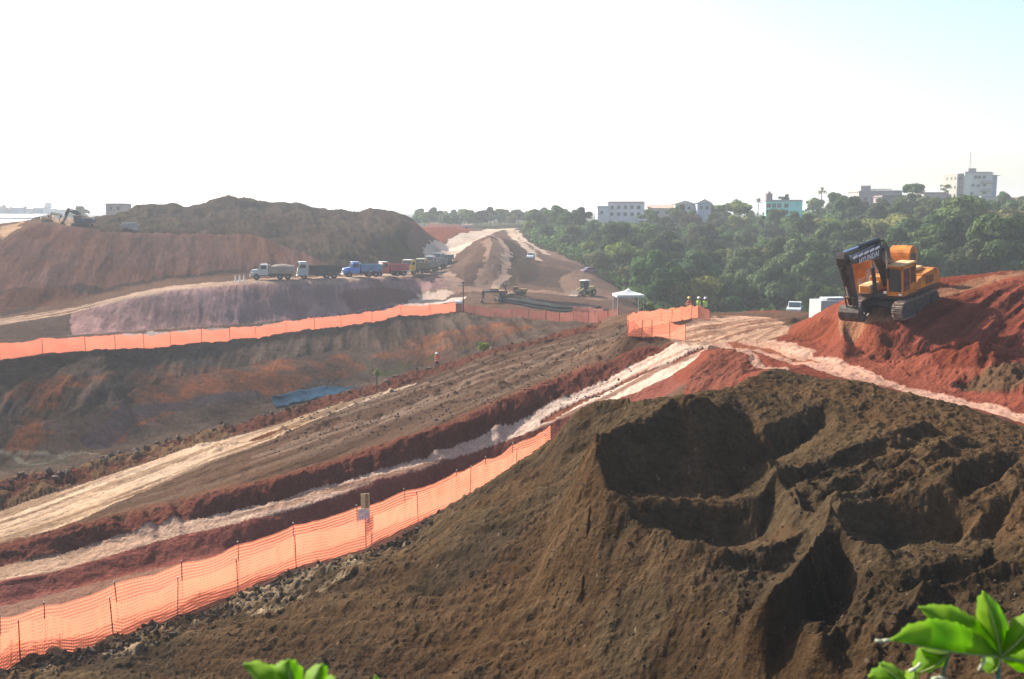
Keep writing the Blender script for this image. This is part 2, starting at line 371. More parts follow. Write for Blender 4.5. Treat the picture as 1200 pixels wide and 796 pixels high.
# far middle ground
cen = poly([(500, 345), (530, 320), (548, 286), (572, 270), (620, 272), (700, 318), (765, 362), (720, 366), (600, 352)], 1.5)
paint(cen, (.22, .15, .12)); paint(poly([(545, 318), (560, 290), (572, 276), (582, 282), (578, 300), (560, 330), (548, 335)], 1.5), (.17, .115, .095)); paint(poly([(590, 280), (606, 290), (622, 308), (600, 335), (585, 338), (592, 310)], 1.5), (.16, .125, .095))
paint(poly([(600, 296), (640, 312), (700, 330), (690, 345), (610, 332)], 2), (.13, .10, .085))
paint(poly([(608, 286), (640, 300), (690, 316), (720, 330), (700, 316), (660, 296), (625, 282)], 2), (.36, .25, .2))
paint(poly([(655, 326), (700, 324), (735, 345), (750, 358), (700, 352), (660, 345)], 1.5), (.34, .24, .185))
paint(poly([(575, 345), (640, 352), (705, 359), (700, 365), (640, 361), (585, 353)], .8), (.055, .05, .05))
# forest floor
fo = poly(None, 3, [H(600, 420, 0), H(618, 300, 0), H(650, 275, 0), H(700, 243, 0), H(738, 208, 0), H(757, 178, 0), H(775, 150, 0), H(900, 140, 0), H(1000, 128, 0), H(1320, 112, 0), (250, 150, 0), (900, 500, 0), (500, 900, 0)])
paint(fo, (.055, .062, .03))
# pit
pit_w = [H(-80, 66, 0), H(0, 68.5, 0), H(126, 74, 0), H(251, 81, 0), H(328, 86, 0), H(411, 92, 0), H(484, 101, 0), H(563, 106, 0), H(640, 110, 0), H(700, 112, 0), V(722, 374, 115), V(690, 377.5, 128), V(640, 374.5, 142), V(600, 370.5, 150), V(540, 365.5, 165), V(470, 369.5, 160), V(400, 380.5, 152), V(300, 393.5, 140), V(200, 402.5, 125), V(100, 409.5, 114), V(0, 420.5, 100), V(-60, 430, 95), (-200, 100, 0)]
PIT = poly(None, .5, pit_w)
REG[PIT] = 2
paint(PIT, (.165, .125, .098))
for pl in ([(150, 462), (160, 428), (200, 425), (260, 432), (330, 440), (330, 455), (240, 470), (180, 480)],
           [(35, 500), (40, 470), (60, 460), (75, 470), (78, 520), (45, 530)],
           [(270, 440), (340, 415), (400, 418), (420, 440), (350, 455), (280, 462)],
           [(430, 420), (500, 392), (600, 375), (640, 385), (560, 405), (480, 430)],
           [(100, 515), (150, 490), (210, 475), (190, 505), (140, 520)], [(0, 460), (60, 445), (150, 440), (100, 455), (30, 470)]):
    m = poly(pl, 2.5); w = np.clip(.62 + .9 * N2[m] + .5 * N1[m], 0, 1)[:, None]
    CO[m] = CO[m] * (1 - w) + np.array((.33, .135, .07), np.float32) * w
m = PIT & (ZS > -19) & (Y > 85)
rill = stripes(m, (300, 400), (285, 445), 1.3, 9, 91)
CO[m] *= (1 + .75 * rill)[:, None]; Z[m] += .5 * rill
rr = fbm(X[m], Y[m], 14, 3, 93); w = np.clip(rr * 1.4, 0, .6)[:, None]
CO[m] = CO[m] * (1 - w) + np.array((.075, .075, .07), np.float32) * w
D = dist([(110, 520), (150, 490), (180, 478), (240, 470), (300, 462)], 3, wob=.6); paint(D < 1.0, (.12, .10, .12), .8)
for pl in ([(0, 529), (40, 530), (70, 536), (100, 530), (125, 534)], [(0, 527), (20, 533), (38, 545), (60, 543), (85, 530)]):
    D = dist(pl, 2, wob=.4); paint(D < .25, (.35, .32, .24), .7)
D = dist([(20, 547), (45, 545), (70, 541)], 4, wob=.5); paint(D < .8, (.06, .08, .05), .5)
m = poly([(440, 420), (540, 403), (580, 400), (560, 412), (480, 436), (440, 444)], 1.5)
w = np.clip(N2[m] * 1.6 + .05, 0, .8)[:, None]; CO[m] = CO[m] * (1 - w) + np.array((.10, .14, .035), np.float32) * w
# bench, mauve wall
paint(poly([(0, 409), (200, 397), (300, 387), (400, 376), (470, 364), (530, 353), (495, 351), (460, 358), (300, 379), (85, 393), (0, 400)], .4), (.17, .135, .12))
mw = poly([(80, 394), (83, 368), (150, 351), (200, 341), (300, 332), (400, 328), (480, 326), (525, 323), (545, 330), (520, 345), (495, 352), (460, 358), (410, 368), (300, 379), (200, 385)], .5)
paint(mw, (.46, .31, .295))
rl = stripes(mw, (250, 345), (248, 378), .8, 8, 95, 3); CO[mw] *= (1 + .16 * rl)[:, None]; Z[mw] += .12 * rl
paint(poly([(395, 345), (470, 338), (500, 340), (490, 352), (440, 360), (412, 366)], .8), (.27, .15, .125), .7)
paint(poly([(-20, 402), (0, 381), (84, 368), (86, 393)], .5), (.15, .115, .10))
# left embankment
le_w = [V(-60, 300, 155), V(0, 283, 165), V(20, 270, 170), V(45, 261, 178), V(120, 270, 182), V(200, 272, 190), V(290, 273, 198), H(340, 197, 0), H(400, 186, 0), H(300, 180, 0), H(200, 166, 0), H(150, 158, 0), H(85, 148, 0), H(0, 137, 0), H(-80, 131, 0)]
LE = poly(None, 1.0, le_w); REG[LE] = 4
DH = poly(None, 1.0, [H(-90, 235, 0), V(50, 256, 216), V(80, 262, 203), V(120, 270, 182), V(200, 272, 190), V(290, 273, 198), H(340, 197, 0), H(400, 187, 0), H(440, 199, 0), H(480, 215, 0), H(504, 230, 0), V(517, 298, 240), V(505, 276, 250), H(480, 285, 0), H(300, 290, 0), H(0, 290, 0)])
REG[DH] = 4
paint(DH, (.118, .092, .074)); paint(LE, (.25, .15, .13))
m = LE | DH
rl = stripes(m, (200, 285), (192, 330), 1.6, 7, 97); CO[m] *= (1 + .45 * rl)[:, None]; Z[m] += .35 * rl
m = LE & (N1 + .6 * N4 > .12); CO[m] = CO[m] * .72 + np.array((.16, .065, .03), np.float32) * .3
m = poly([(0, 372), (60, 352), (140, 336), (200, 326), (300, 318), (330, 318), (330, 308), (240, 318), (120, 332), (0, 342)], 2.5)
paint(m, (.085, .070, .064), .85)
m = poly([(0, 366), (110, 345), (60, 336), (0, 345)], 2); paint(m, (.22, .10, .07), .6)
m = poly([(270, 290), (300, 276), (330, 290), (330, 310), (280, 305)], 3); paint(m, (.28, .14, .08), .45)
m = DH & (N1 > .1); CO[m] = CO[m] * .65 + np.array((.10, .10, .06), np.float32) * .35
Z[DH] += .9 * N1[DH] + .35 * N2[DH] + (2.4 * fbm(X[DH], Y[DH], 12, 3, 301) - .5) * smooth(28, 62, -X[DH])
m = poly([(445, 285), (470, 290), (500, 298), (490, 305), (455, 296)], 3); paint(m, (.16, .17, .05), .5)
m = poly([(484, 262), (503, 276), (518, 297), (505, 306), (478, 290)], 2.5); paint(m, (.30, .18, .16), .85)
m = poly([(0, 281), (22, 268), (50, 256), (20, 262), (0, 266)], 1); paint(m, (.52, .38, .26))
m = poly([(55, 258), (80, 254), (88, 262), (80, 266)], 1); paint(m, (.5, .38, .27))
# valley
m = poly([(500, 300), (512, 285), (540, 274), (560, 270), (556, 282), (540, 296), (524, 308), (508, 308)], 1.5); paint(m, (.72, .64, .54))
m = poly([(488, 270), (500, 262), (545, 264), (552, 272), (510, 280)], 2); paint(m, (.36, .13, .09))
for pl, w_, c_ in (([(500, 318), (520, 305), (540, 290), (560, 275), (575, 270), (598, 268)], 2.6, (.68, .58, .48)),
                   ([(590, 268), (603, 278), (617, 292), (630, 305)], 1.3, (.62, .52, .4)),
                   ([(598, 268), (612, 280), (640, 298)], .9, (.6, .5, .4)),
                   ([(575, 280), (584, 298), (578, 320), (566, 340)], 2.6, (.42, .30, .23)),
                   ([(572, 276), (588, 285), (596, 300), (590, 325), (580, 338)], .8, (.55, .42, .33)),
                   ([(519, 318), (528, 330), (540, 340)], 2, (.48, .36, .28)),
                   ([(500, 346), (530, 342), (560, 338), (620, 341), (680, 346)], 2.2, (.42, .29, .23)),
                   ([(470, 363), (495, 355), (510, 348)], 3, (.6, .5, .42)),
                   ([(495, 358), (540, 350)], 1.6, (.66, .58, .5))):
    D = dist(pl, 7, wob=1.0); m = (D < w_ + .9 * N2); paint(m, c_); REG[m] = 3
# bench road line and truck road
D = dist([(0, 406), (100, 399), (200, 391), (300, 384), (400, 373), (460, 364)], 4, wob=.6); m = D < 1.3 + .8 * N2; paint(m, (.46, .39, .35)); REG[m] = 3
r3 = poly(None, .8, [H(-80, 114, 0), V(0, 380, 122), V(85, 367, 133), V(150, 350, 142), V(200, 340, 150), V(300, 331, 160), V(400, 327, 168), V(440, 325.5, 179), V(480, 323.5, 193), V(510, 321, 207), V(530, 319.5, 216), H(530, 231, 0), H(480, 205, 0), H(440, 190, 0), H(400, 178, 0), H(300, 170, 0), H(200, 158, 0), H(150, 150, 0), H(85, 141, 0), H(0, 130, 0), H(-80, 124, 0)])
paint(r3, (.52, .40, .31)); REG[r3] = 3
m = r3 & (X < -55); rl = stripes(m, (20, 377), (80, 367), .7, 20, 99); w = np.clip(rl * 2.5, 0, .8)[:, None]; CO[m] = CO[m] * (1 - w) + np.array((.22, .13, .09), np.float32) * w
# berm and terrace
BERM = poly(None, .3, [H(-80, 67.5, 0), H(0, 69, 0), H(126, 75, 0), H(251, 81.5, 0), H(328, 86.5, 0), H(411, 92.5, 0), H(484, 101, 0), H(563, 106, 0), H(640, 110, 0), H(705, 113, 0), V(700, 386, 103), V(640, 399, 100), V(560, 419, 97), V(491, 446, 93), V(446, 459, 88), V(396, 472, 84), V(300, 503, 78), V(226, 522, 74), V(151, 547, 70), V(83, 570, 66.5), V(0, 597, 63), V(-60, 616, 60)])
paint(BERM, (.19, .085, .06))
m = BERM & (X < -22); m2 = m & (N2 > -.1); CO[m2] = (.26, .165, .095)
Z[BERM] += .35 * N2[BERM] + .25 * N1[BERM] + .2 * N3[BERM]
TER = poly(None, .25, [V(-60, 617, 60), V(0, 598, 63), V(83, 571, 66.5), V(151, 548, 70), V(226, 523, 74), V(300, 504, 78), V(396, 473, 84), V(446, 460, 88), V(491, 447, 93), V(560, 420, 97), V(640, 400, 100), V(700, 387, 103), V(735, 380, 100), V(745, 385, 75), V(790, 400, 70.5), V(750, 410, 69.8), V(700, 426, 69.5), V(640, 449, 66.8), V(560, 482, 63.3), V(500, 506, 61.4), V(400, 540, 58.9), V(300, 566, 56.2), V(200, 593, 54), V(100, 616, 51.8), V(0, 641, 49.7), V(-60, 656, 48)])
paint(TER, (.175, .118, .086))
tr = stripes(TER, (250, 560), (560, 445), .9, 26, 101, 5)
CO[TER] *= (1 + .7 * tr)[:, None]; Z[TER] += .16 * tr
tl = stripes(TER, (100, 610), (640, 425), 3.0, 22, 103, 3)
w = np.clip(tl * 2.0 - .5, 0, .4)[:, None]; CO[TER] = CO[TER] * (1 - w) + np.array((.42, .34, .26), np.float32) * w
m = TER & (Y > 70); clod = np.clip(fbm(X[m], Y[m], .9, 3, 105) - .28, 0, 1); Z[m] += clod * .6; CO[m] *= (1 - 1.2 * np.clip(clod, 0, .5))[:, None]
r2 = poly([(-60, 617), (0, 599), (83, 572), (151, 549), (226, 524), (300, 505), (396, 474), (446, 461), (491, 448), (440, 466), (396, 482), (345, 503), (276, 531), (201, 561), (131, 592), (60, 622), (0, 646), (-60, 668)], .5)
paint(r2, (.60, .47, .34)); REG[r2] = 3
rl = stripes(r2, (60, 600), (276, 518), .9, 24, 107); w = np.clip(rl * 2.2 - .15, 0, .7)[:, None]; CO[r2] = CO[r2] * (1 - w) + np.array((.33, .22, .14), np.float32) * w; Z[r2] += .07 * rl
for pl in ([(400, 482), (520, 440), (620, 410), (700, 392)], [(450, 490), (560, 440), (640, 420), (690, 405)], [(300, 535), (380, 505), (470, 478)]):
    for off in (0, 1):
        D = dist([(u, v + off * 6) for u, v in pl], 2, wob=.5); m = (D < .42 + .45 * N2); paint(m, (.42, .33, .26), .5)
D = dist([(298, 515), (318, 507), (343, 501)], 2, wob=.3); paint(D < .5 + .3 * N2, (.2, .09, .05))
# terrace bank, road one, bank below it
BK1 = poly(None, .22, [V(-60, 656, 48.4), V(0, 641, 50.2), V(100, 616, 52.2), V(200, 593, 54.5), V(300, 566, 56.6), V(400, 540, 59.3), V(500, 506, 61.8), V(560, 482, 63.8), V(640, 449, 67.2), V(700, 426, 69.9), V(750, 409, 69.9), V(792, 399, 70), V(812, 401, 70), V(771, 415, 68.7), V(711, 447, 67), V(650, 472, 64.8), V(600, 500, 63), V(560, 515, 61.5), V(500, 538, 59.5), V(450, 553, 58.2), V(400, 566, 57), V(300, 594, 54.5), V(186, 618, 52.5), V(75, 649, 49.5), V(0, 664, 48), V(-60, 680, 46.4)])
paint(BK1, (.24, .10, .075)); Z[BK1] += .16 * N2[BK1] + .10 * N3[BK1]
m = TER & (dist([(0, 640), (100, 615), (200, 592), (300, 565), (400, 539), (500, 505), (560, 481), (640, 448), (700, 425)], 3, wob=.4) < 1.1 + .8 * N2); paint(m, (.25, .13, .09), .8)
R1 = poly(None, .25, [V(-60, 680, 46.4), V(0, 664, 48), V(75, 649, 49.5), V(186, 618, 52.5), V(300, 594, 54.5), V(400, 566, 57), V(450, 553, 58.2), V(500, 538, 59.5), V(560, 515, 61.5), V(600, 500, 63), V(650, 472, 64.8), V(711, 447, 67), V(771, 415, 68.7), V(812, 400, 70.8), V(834, 404, 70), V(828, 412, 66.5), V(789, 438, 62.5), V(729, 467, 62), V(663, 490, 62), V(611, 511, 61.5), V(540, 536, 60), V(500, 550, 58), V(450, 563, 57), V(400, 583, 55.3), V(300, 611, 52.8), V(186, 641, 50.7), V(75, 672, 47), V(0, 689, 45.3), V(-60, 705, 43.6)])
lr = np.clip((X[R1] + 26) / 24, 0, 1)[:, None]
CO[R1] = np.array((.47, .33, .23), np.float32) * (1 - lr) + np.array((.68, .56, .47), np.float32) * lr; REG[R1] = 3
rl = stripes(R1, (600, 505), (740, 440), .75, 26, 109); w = np.clip(rl * 2.4 - .3, 0, .75)[:, None]; CO[R1] = CO[R1] * (1 - w) + np.array((.30, .17, .12), np.float32) * w; Z[R1] += .06 * rl
D = dist([(640, 492), (700, 463), (740, 444), (790, 424), (826, 408)], 3, wob=.3); m = R1 & (D < .32 + .25 * N2); paint(m, (.30, .13, .09)); Z[m] -= .1
BK2 = poly(None, .2, [V(-60, 700, 43.9), V(0, 684, 45.6), V(75, 668, 47.3), V(186, 636, 51.1), V(300, 607, 53.1), V(400, 580, 55.6), V(450, 562, 57.1), V(500, 550, 58.1), V(540, 536, 60.1), V(611, 511, 61.6), V(663, 490, 62.1), V(729, 467, 62.1), V(789, 438, 62.6), V(828, 412, 66.3), V(835, 425, 60), V(820, 450, 54), V(760, 475, 58.5), V(700, 505, 59.5), V(640, 527, 60), V(540, 571, 58), V(430, 606, 54.6), V(300, 640, 51.1), V(186, 664, 49), V(100, 684, 46.2), V(0, 709, 43.8), V(-60, 722, 42.2)])
paint(BK2, (.34, .14, .115)); Z[BK2] += .08 * N2[BK2]
FS = poly(None, .2, [V(0, 709, 43.8), V(100, 684, 46.2), V(186, 664, 49), V(300, 640, 51.1), V(430, 606, 54.6), V(540, 571, 58), V(640, 527, 60), V(660, 540, 55), V(598, 562, 52), V(500, 614, 48), V(430, 650, 45), V(340, 672, 42.5), V(250, 712, 40), V(150, 745, 38), (-21, 35, 0), (-26, 33, 0), (-30, 42, 0)])
paint(FS, (.34, .21, .16))
# red bank and red ground right of road one
RB = poly(None, .5, [V(828, 405, 67), V(850, 400, 68), V(905, 398, 66), V(922, 389, 70.5), V(945, 372, 70), H(985, 68, 0), H(1005, 67.5, 0), H(1095, 69, 0), H(1200, 74, 0), H(1330, 80, 0), H(1330, 36, 0), V(1200, 500, 37.5), V(1120, 478, 41), V(1060, 465, 43.5), V(1000, 448, 46), V(950, 446, 48), V(905, 433, 50), V(880, 440, 47), H(840, 47, 0), H(800, 47, 0), V(800, 455, 55), V(790, 440, 62)])
paint(RB, (.34, .12, .085)); Z[RB] += .1 * N2[RB]
m = poly([(800, 450), (835, 412), (860, 410), (900, 430), (860, 448), (830, 460)], .6); rl = stripes(m, (850, 412), (805, 450), .8, 5, 111); Z[m] += .3 * rl; CO[m] = np.array((.27, .11, .08), np.float32) * (1 + .5 * rl)[:, None]
MOUND = poly(None, .35, [(-22, 33.5, 0), V(150, 748, 37.8), V(250, 714, 39.8), V(340, 676, 42.3), V(430, 652, 44.8), V(500, 616, 47.8), V(598, 562, 51.6), V(650, 535, 53), H(720, 50, 0), H(800, 47, 0), H(840, 46.5, 0), V(860, 448, 44.5), V(880, 436, 47), V(905, 430, 49), V(950, 443, 47.5), V(1000, 445, 45.5), V(1060, 461, 42.6), V(1120, 474, 40.4), V(1200, 503, 36.2), V(1340, 545, 33), (40, 1, 0), (-40, 1, 0), (-30, 30, 0)])
REG[MOUND] = 1
paint(MOUND, (.145, .106, .068))
# the right road, plateau, ruts
D = dist([(846, 402), (880, 406), (905, 411), (935, 420), (960, 430), (1000, 442), (1030, 450), (1100, 468), (1150, 480), (1200, 493), (1300, 518)], 5, wob=.4)
m = (D < 1.15 + .5 * N2) & ~MOUND; paint(m, (.56, .37, .29)); REG[m] = 3; Z[m] -= .05
m = poly([(850, 398), (905, 398), (935, 412), (960, 425), (945, 427), (900, 412), (860, 408)], .8); paint(m, (.40, .17, .11)); REG[m] = 3
for pl in ([(845, 400), (880, 418), (915, 432)], [(868, 397), (905, 405), (940, 420)], [(885, 396), (930, 410), (965, 424)], [(895, 400), (925, 402), (950, 412)]):
    D = dist(pl, 2.5, wob=.5); paint((D < .38 + .35 * N2) & ~MOUND, (.6, .43, .34), .8)
PL = poly([(765, 392), (800, 380), (812, 373), (850, 370), (900, 372), (925, 378), (925, 390), (900, 398), (850, 400), (828, 404), (800, 402)], .8)
paint(PL, (.58, .41, .30)); REG[PL] = 3
rl = stripes(PL, (800, 396), (890, 378), .9, 9, 113); w = np.clip(rl * 2.5 - .1, 0, .8)[:, None]; CO[PL] = CO[PL] * (1 - w) + np.array((.36, .19, .13), np.float32) * w; Z[PL] += .15 * rl
m = poly([(878, 366), (915, 366), (915, 362), (895, 360), (880, 362)], .8); paint(m, (.34, .13, .09))
# red hill with the excavator
RH = poly(None, .5, [V(922, 389, 70), V(932, 381, 71), V(960, 366, 68), H(985, 67.5, 0), H(1005, 67, 0), H(1095, 68.5, 0), H(1200, 73, 0), H(1330, 79, 0), H(1330, 51, 0), V(1200, 410, 53), V(1130, 405, 55), V(1090, 414, 55), V(1060, 422, 55), V(1015, 418, 57.5), V(975, 407, 61), V(940, 397, 65.5)])
REG[RH] = 4; paint(RH, (.36, .125, .085))
m = poly([(1045, 385), (1085, 362), (1130, 345), (1200, 328), (1320, 312), (1320, 400), (1200, 405), (1130, 403), (1090, 408), (1060, 418), (1030, 405)], .6)
rl = stripes(m, (1180, 335), (1100, 400), .55, 8, 115); Z[m] += .3 * rl; CO[m] = np.array((.33, .112, .083), np.float32) * (1 + .55 * rl)[:, None]
m = poly([(985, 372), (1003, 348), (1040, 345), (1100, 336), (1150, 325), (1200, 316), (1320, 300), (1320, 308), (1200, 322), (1150, 334), (1100, 348), (1070, 360), (1045, 380), (1010, 396), (985, 395)], .5)
rl = stripes(m, (1110, 340), (1200, 320), .5, 12, 117); CO[m] = np.array((.42, .23, .15), np.float32) * (1 + .55 * rl)[:, None]; Z[m] += .14 * rl
m = poly([(930, 390), (960, 372), (985, 365), (985, 380), (960, 400), (935, 398)], .5); rl = stripes(m, (975, 368), (940, 392), .6, 6, 119); CO[m] = np.array((.32, .11, .07), np.float32) * (1 + .6 * rl)[:, None]; Z[m] += .3 * rl
m = poly([(1000, 410), (1040, 395), (1090, 405), (1140, 402), (1200, 412), (1320, 410), (1320, 470), (1200, 466), (1100, 445), (1040, 428)], .8)
CO[m] = np.array((.34, .12, .082), np.float32) * (1 + .5 * N2[m])[:, None]; Z[m] += .32 * N2[m] + .12 * N3[m]
m = poly([(1090, 408), (1140, 402), (1180, 425), (1150, 434), (1095, 428)], .3); paint(m, (.24, .075, .05))
m = poly([(1115, 448), (1150, 437), (1200, 430), (1320, 426), (1320, 460), (1200, 462), (1150, 458)], .5); paint(m, (.19, .12, .075)); Z[m] += .35 * N2[m]
# mound: clods, rills down the outer slope, crumbly crests
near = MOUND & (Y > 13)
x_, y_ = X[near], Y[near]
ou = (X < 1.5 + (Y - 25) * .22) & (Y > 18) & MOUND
rl = stripes(ou, (700, 540), (470, 690), .55, 9, 121, 5)
Z[ou] += .30 * rl; CO[ou] *= (1 + .75 * rl)[:, None]
w = np.clip(stripes(ou, (700, 540), (470, 690), 3.5, 3, 125, 3) * 1.6, 0, .7)[:, None]; CO[ou] = CO[ou] * (1 - w) + np.array((.075, .058, .045), np.float32) * w
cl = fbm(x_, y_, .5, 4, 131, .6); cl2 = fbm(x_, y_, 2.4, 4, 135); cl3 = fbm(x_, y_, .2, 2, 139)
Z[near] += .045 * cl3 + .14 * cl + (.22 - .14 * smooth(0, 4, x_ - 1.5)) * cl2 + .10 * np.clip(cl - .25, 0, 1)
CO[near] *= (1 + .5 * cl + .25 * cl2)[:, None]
m = near & (N1 > .12); CO[m] = CO[m] * .75 + np.array((.16, .085, .045), np.float32) * .3
speck = fbm(x_, y_, .16, 2, 137) > .78; t = CO[near]; t[speck] = (.34, .27, .2); CO[near] = t
rg = poly([(1000, 650), (1080, 700), (1050, 740), (960, 745), (990, 700)], .3); rl = stripes(rg, (1030, 665), (985, 738), .42, 8, 141, 3); Z[rg] += .3 * rl
rg = poly([(925, 560), (1000, 530), (1090, 505), (1110, 550), (1000, 595), (940, 600)], .4); rl = stripes(rg, (1080, 520), (930, 585), .5, 6, 143, 4); Z[rg] += .25 * rl
rg = poly([(905, 440), (1000, 450), (1200, 510), (1200, 600), (1100, 540), (1000, 520), (940, 480)], .6); rl = stripes(rg, (1010, 455), (985, 525), 1.1, 4, 147, 4); Z[rg] += .22 * rl
dry = MOUND & (dist([(60, 775), (200, 738), (300, 705), (380, 672)], 5, wob=1.2) < 1.5 + 1.5 * N2) & (N3 + N2 > .1); CO[dry] = (.30, .235, .165)
ft = MOUND & (dist([(60, 782), (150, 752), (250, 718), (340, 682), (430, 660), (500, 622)], 5, wob=1) < 2.6 + 2 * N2)
cf_ = np.clip(fbm(X[ft], Y[ft], .45, 3, 151) + .05, 0, 1); Z[ft] += .3 * cf_; CO[ft] = CO[ft] * (1 + 1.1 * cf_)[:, None]
# everywhere: small roughness that grows with distance, and mottled soil
rough = np.clip(Y / 60, .5, 3)
Z += .035 * N3 * np.clip(Y / 30, .6, 2) + .05 * N2 * rough
g5 = fbm(X, Y, .6, 2, 161)
CO *= (1 + .22 * N1 + .16 * N2 + .12 * N3)[..., None]
hue = .06 * fbm(X, Y, 6, 3, 171)
CO[..., 0] *= 1 + hue; CO[..., 2] *= 1 - hue
lum = CO.mean(-1)
CO *= (.42 + .22 * smooth(.28, .5, lum))[..., None]
CO[MOUND] *= .85
low_shade = MOUND & (Y < 23.5 + 3 * N1); CO[low_shade] *= .74  # near, lower part of the mound: shade painted in as darker soil colour
CO *= np.where(MOUND[..., None], np.array((1.05, .985, .91), np.float32), np.array((1.06, .97, .94), np.float32)) * .86
CO[PIT] *= (.80 + .55 * fbm(X[PIT], Y[PIT], 5, 5, 401, .65) + .35 * N3[PIT])[:, None]
gr = CO.mean(-1, keepdims=True); CO = gr + (CO - gr) * 1.10
CO = np.clip(CO, .006, .8)

# ------------------------------------------------------------------ materials
def mat(name, base, rough=.8, metal=0., spec=.3, noise=0., scale=8., bump=0., bscale=40., dist_=0.02, tr=0.):
    m = bpy.data.materials.new(name); m.use_nodes = True; nt = m.node_tree; b = nt.nodes["Principled BSDF"]
    b.inputs["Roughness"].default_value = rough; b.inputs["Metallic"].default_value = metal
    b.inputs["Specular IOR Level"].default_value = spec
    b.inputs["Base Color"].default_value = (*base, 1)
    tc = nt.nodes.new("ShaderNodeTexCoord")
    if noise:
        n = nt.nodes.new("ShaderNodeTexNoise"); n.inputs["Scale"].default_value = scale; n.inputs["Detail"].default_value = 6
        nt.links.new(tc.outputs["Object"], n.inputs[0])
        mx = nt.nodes.new("ShaderNodeMix"); mx.data_type = 'RGBA'
        mx.inputs["A"].default_value = (*[c * (1 - noise) for c in base], 1); mx.inputs["B"].default_value = (*[min(1, c * (1 + noise)) for c in base], 1)
        mr = nt.nodes.new("ShaderNodeMapRange"); mr.inputs[1].default_value = .3; mr.inputs[2].default_value = .7
        nt.links.new(n.outputs[0], mr.inputs[0]); nt.links.new(mr.outputs[0], mx.inputs[0]); nt.links.new(mx.outputs["Result"], b.inputs["Base Color"])
    if bump:
        n2 = nt.nodes.new("ShaderNodeTexNoise"); n2.inputs["Scale"].default_value = bscale; n2.inputs["Detail"].default_value = 4
        nt.links.new(tc.outputs["Object"], n2.inputs[0])
        bp = nt.nodes.new("ShaderNodeBump"); bp.inputs["Strength"].default_value = bump; bp.inputs["Distance"].default_value = dist_
        nt.links.new(n2.outputs[0], bp.inputs["Height"]); nt.links.new(bp.outputs[0], b.inputs["Normal"])
    if tr:
        out = nt.nodes["Material Output"]; t = nt.nodes.new("ShaderNodeBsdfTranslucent"); t.inputs[0].default_value = (*base, 1)
        ms = nt.nodes.new("ShaderNodeMixShader"); ms.inputs[0].default_value = tr
        nt.links.new(b.outputs[0], ms.inputs[1]); nt.links.new(t.outputs[0], ms.inputs[2]); nt.links.new(ms.outputs[0], out.inputs[0])
    return m
def soil_mat():
    m = bpy.data.materials.new("soil"); m.use_nodes = True; nt = m.node_tree; b = nt.nodes["Principled BSDF"]
    b.inputs["Roughness"].default_value = .93; b.inputs["Specular IOR Level"].default_value = .0
    at = nt.nodes.new("ShaderNodeAttribute"); at.attribute_name = "soil"
    g = nt.nodes.new("ShaderNodeNewGeometry")
    def noise(sc, det):
        n = nt.nodes.new("ShaderNodeTexNoise"); n.inputs["Scale"].default_value = sc; n.inputs["Detail"].default_value = det; n.inputs["Roughness"].default_value = .6
        nt.links.new(g.outputs["Position"], n.inputs[0]); return n
    n1 = noise(6, 5); n2 = noise(1.3, 6)
    mr = nt.nodes.new("ShaderNodeMapRange"); mr.inputs[1].default_value = .3; mr.inputs[2].default_value = .7; mr.inputs[3].default_value = .72; mr.inputs[4].default_value = 1.25
    nt.links.new(n1.outputs[0], mr.inputs[0])
    mu = nt.nodes.new("ShaderNodeVectorMath"); mu.operation = 'SCALE'
    nt.links.new(at.outputs["Color"], mu.inputs[0]); nt.links.new(mr.outputs[0], mu.inputs["Scale"]); nt.links.new(mu.outputs[0], b.inputs["Base Color"])
    b1 = nt.nodes.new("ShaderNodeBump"); b1.inputs["Strength"].default_value = .9; b1.inputs["Distance"].default_value = .12
    b2 = nt.nodes.new("ShaderNodeBump"); b2.inputs["Strength"].default_value = .6; b2.inputs["Distance"].default_value = .30
    nt.links.new(n1.outputs[0], b1.inputs["Height"]); nt.links.new(n2.outputs[0], b2.inputs["Height"])
    nt.links.new(b2.outputs[0], b1.inputs["Normal"]); nt.links.new(b1.outputs[0], b.inputs["Normal"])
    return m
SOIL = soil_mat()

def build_terrain():
    names = ["ground", "dirt_mound", "excavated_pit", "dirt_road", "hill"]
    fr = REG[:-1, :-1]
    XYZ = np.stack([X, Y, Z], -1).astype(np.float32)
    ids = np.arange(NY * NS).reshape(NY, NS)
    for r, nm in enumerate(names):
        sel = fr == r
        if not sel.any(): continue
        q = np.stack([ids[:-1, :-1][sel], ids[:-1, 1:][sel], ids[1:, 1:][sel], ids[1:, :-1][sel]], -1)
        used, inv = np.unique(q, return_inverse=True); q = inv.reshape(q.shape)
        me = bpy.data.meshes.new(nm)
        me.vertices.add(len(used)); me.vertices.foreach_set("co", XYZ.reshape(-1, 3)[used].ravel())
        n = len(q); me.loops.add(n * 4); me.loops.foreach_set("vertex_index", q.ravel().astype(np.int32))
        me.polygons.add(n); me.polygons.foreach_set("loop_start", np.arange(0, n * 4, 4, dtype=np.int32))
        me.polygons.foreach_set("use_smooth", np.ones(n, bool))
        a = me.attributes.new("soil", 'FLOAT_COLOR', 'POINT')
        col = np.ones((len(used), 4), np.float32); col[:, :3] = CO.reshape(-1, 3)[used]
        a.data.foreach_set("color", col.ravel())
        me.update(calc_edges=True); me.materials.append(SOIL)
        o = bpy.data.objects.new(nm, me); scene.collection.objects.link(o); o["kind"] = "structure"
build_terrain()
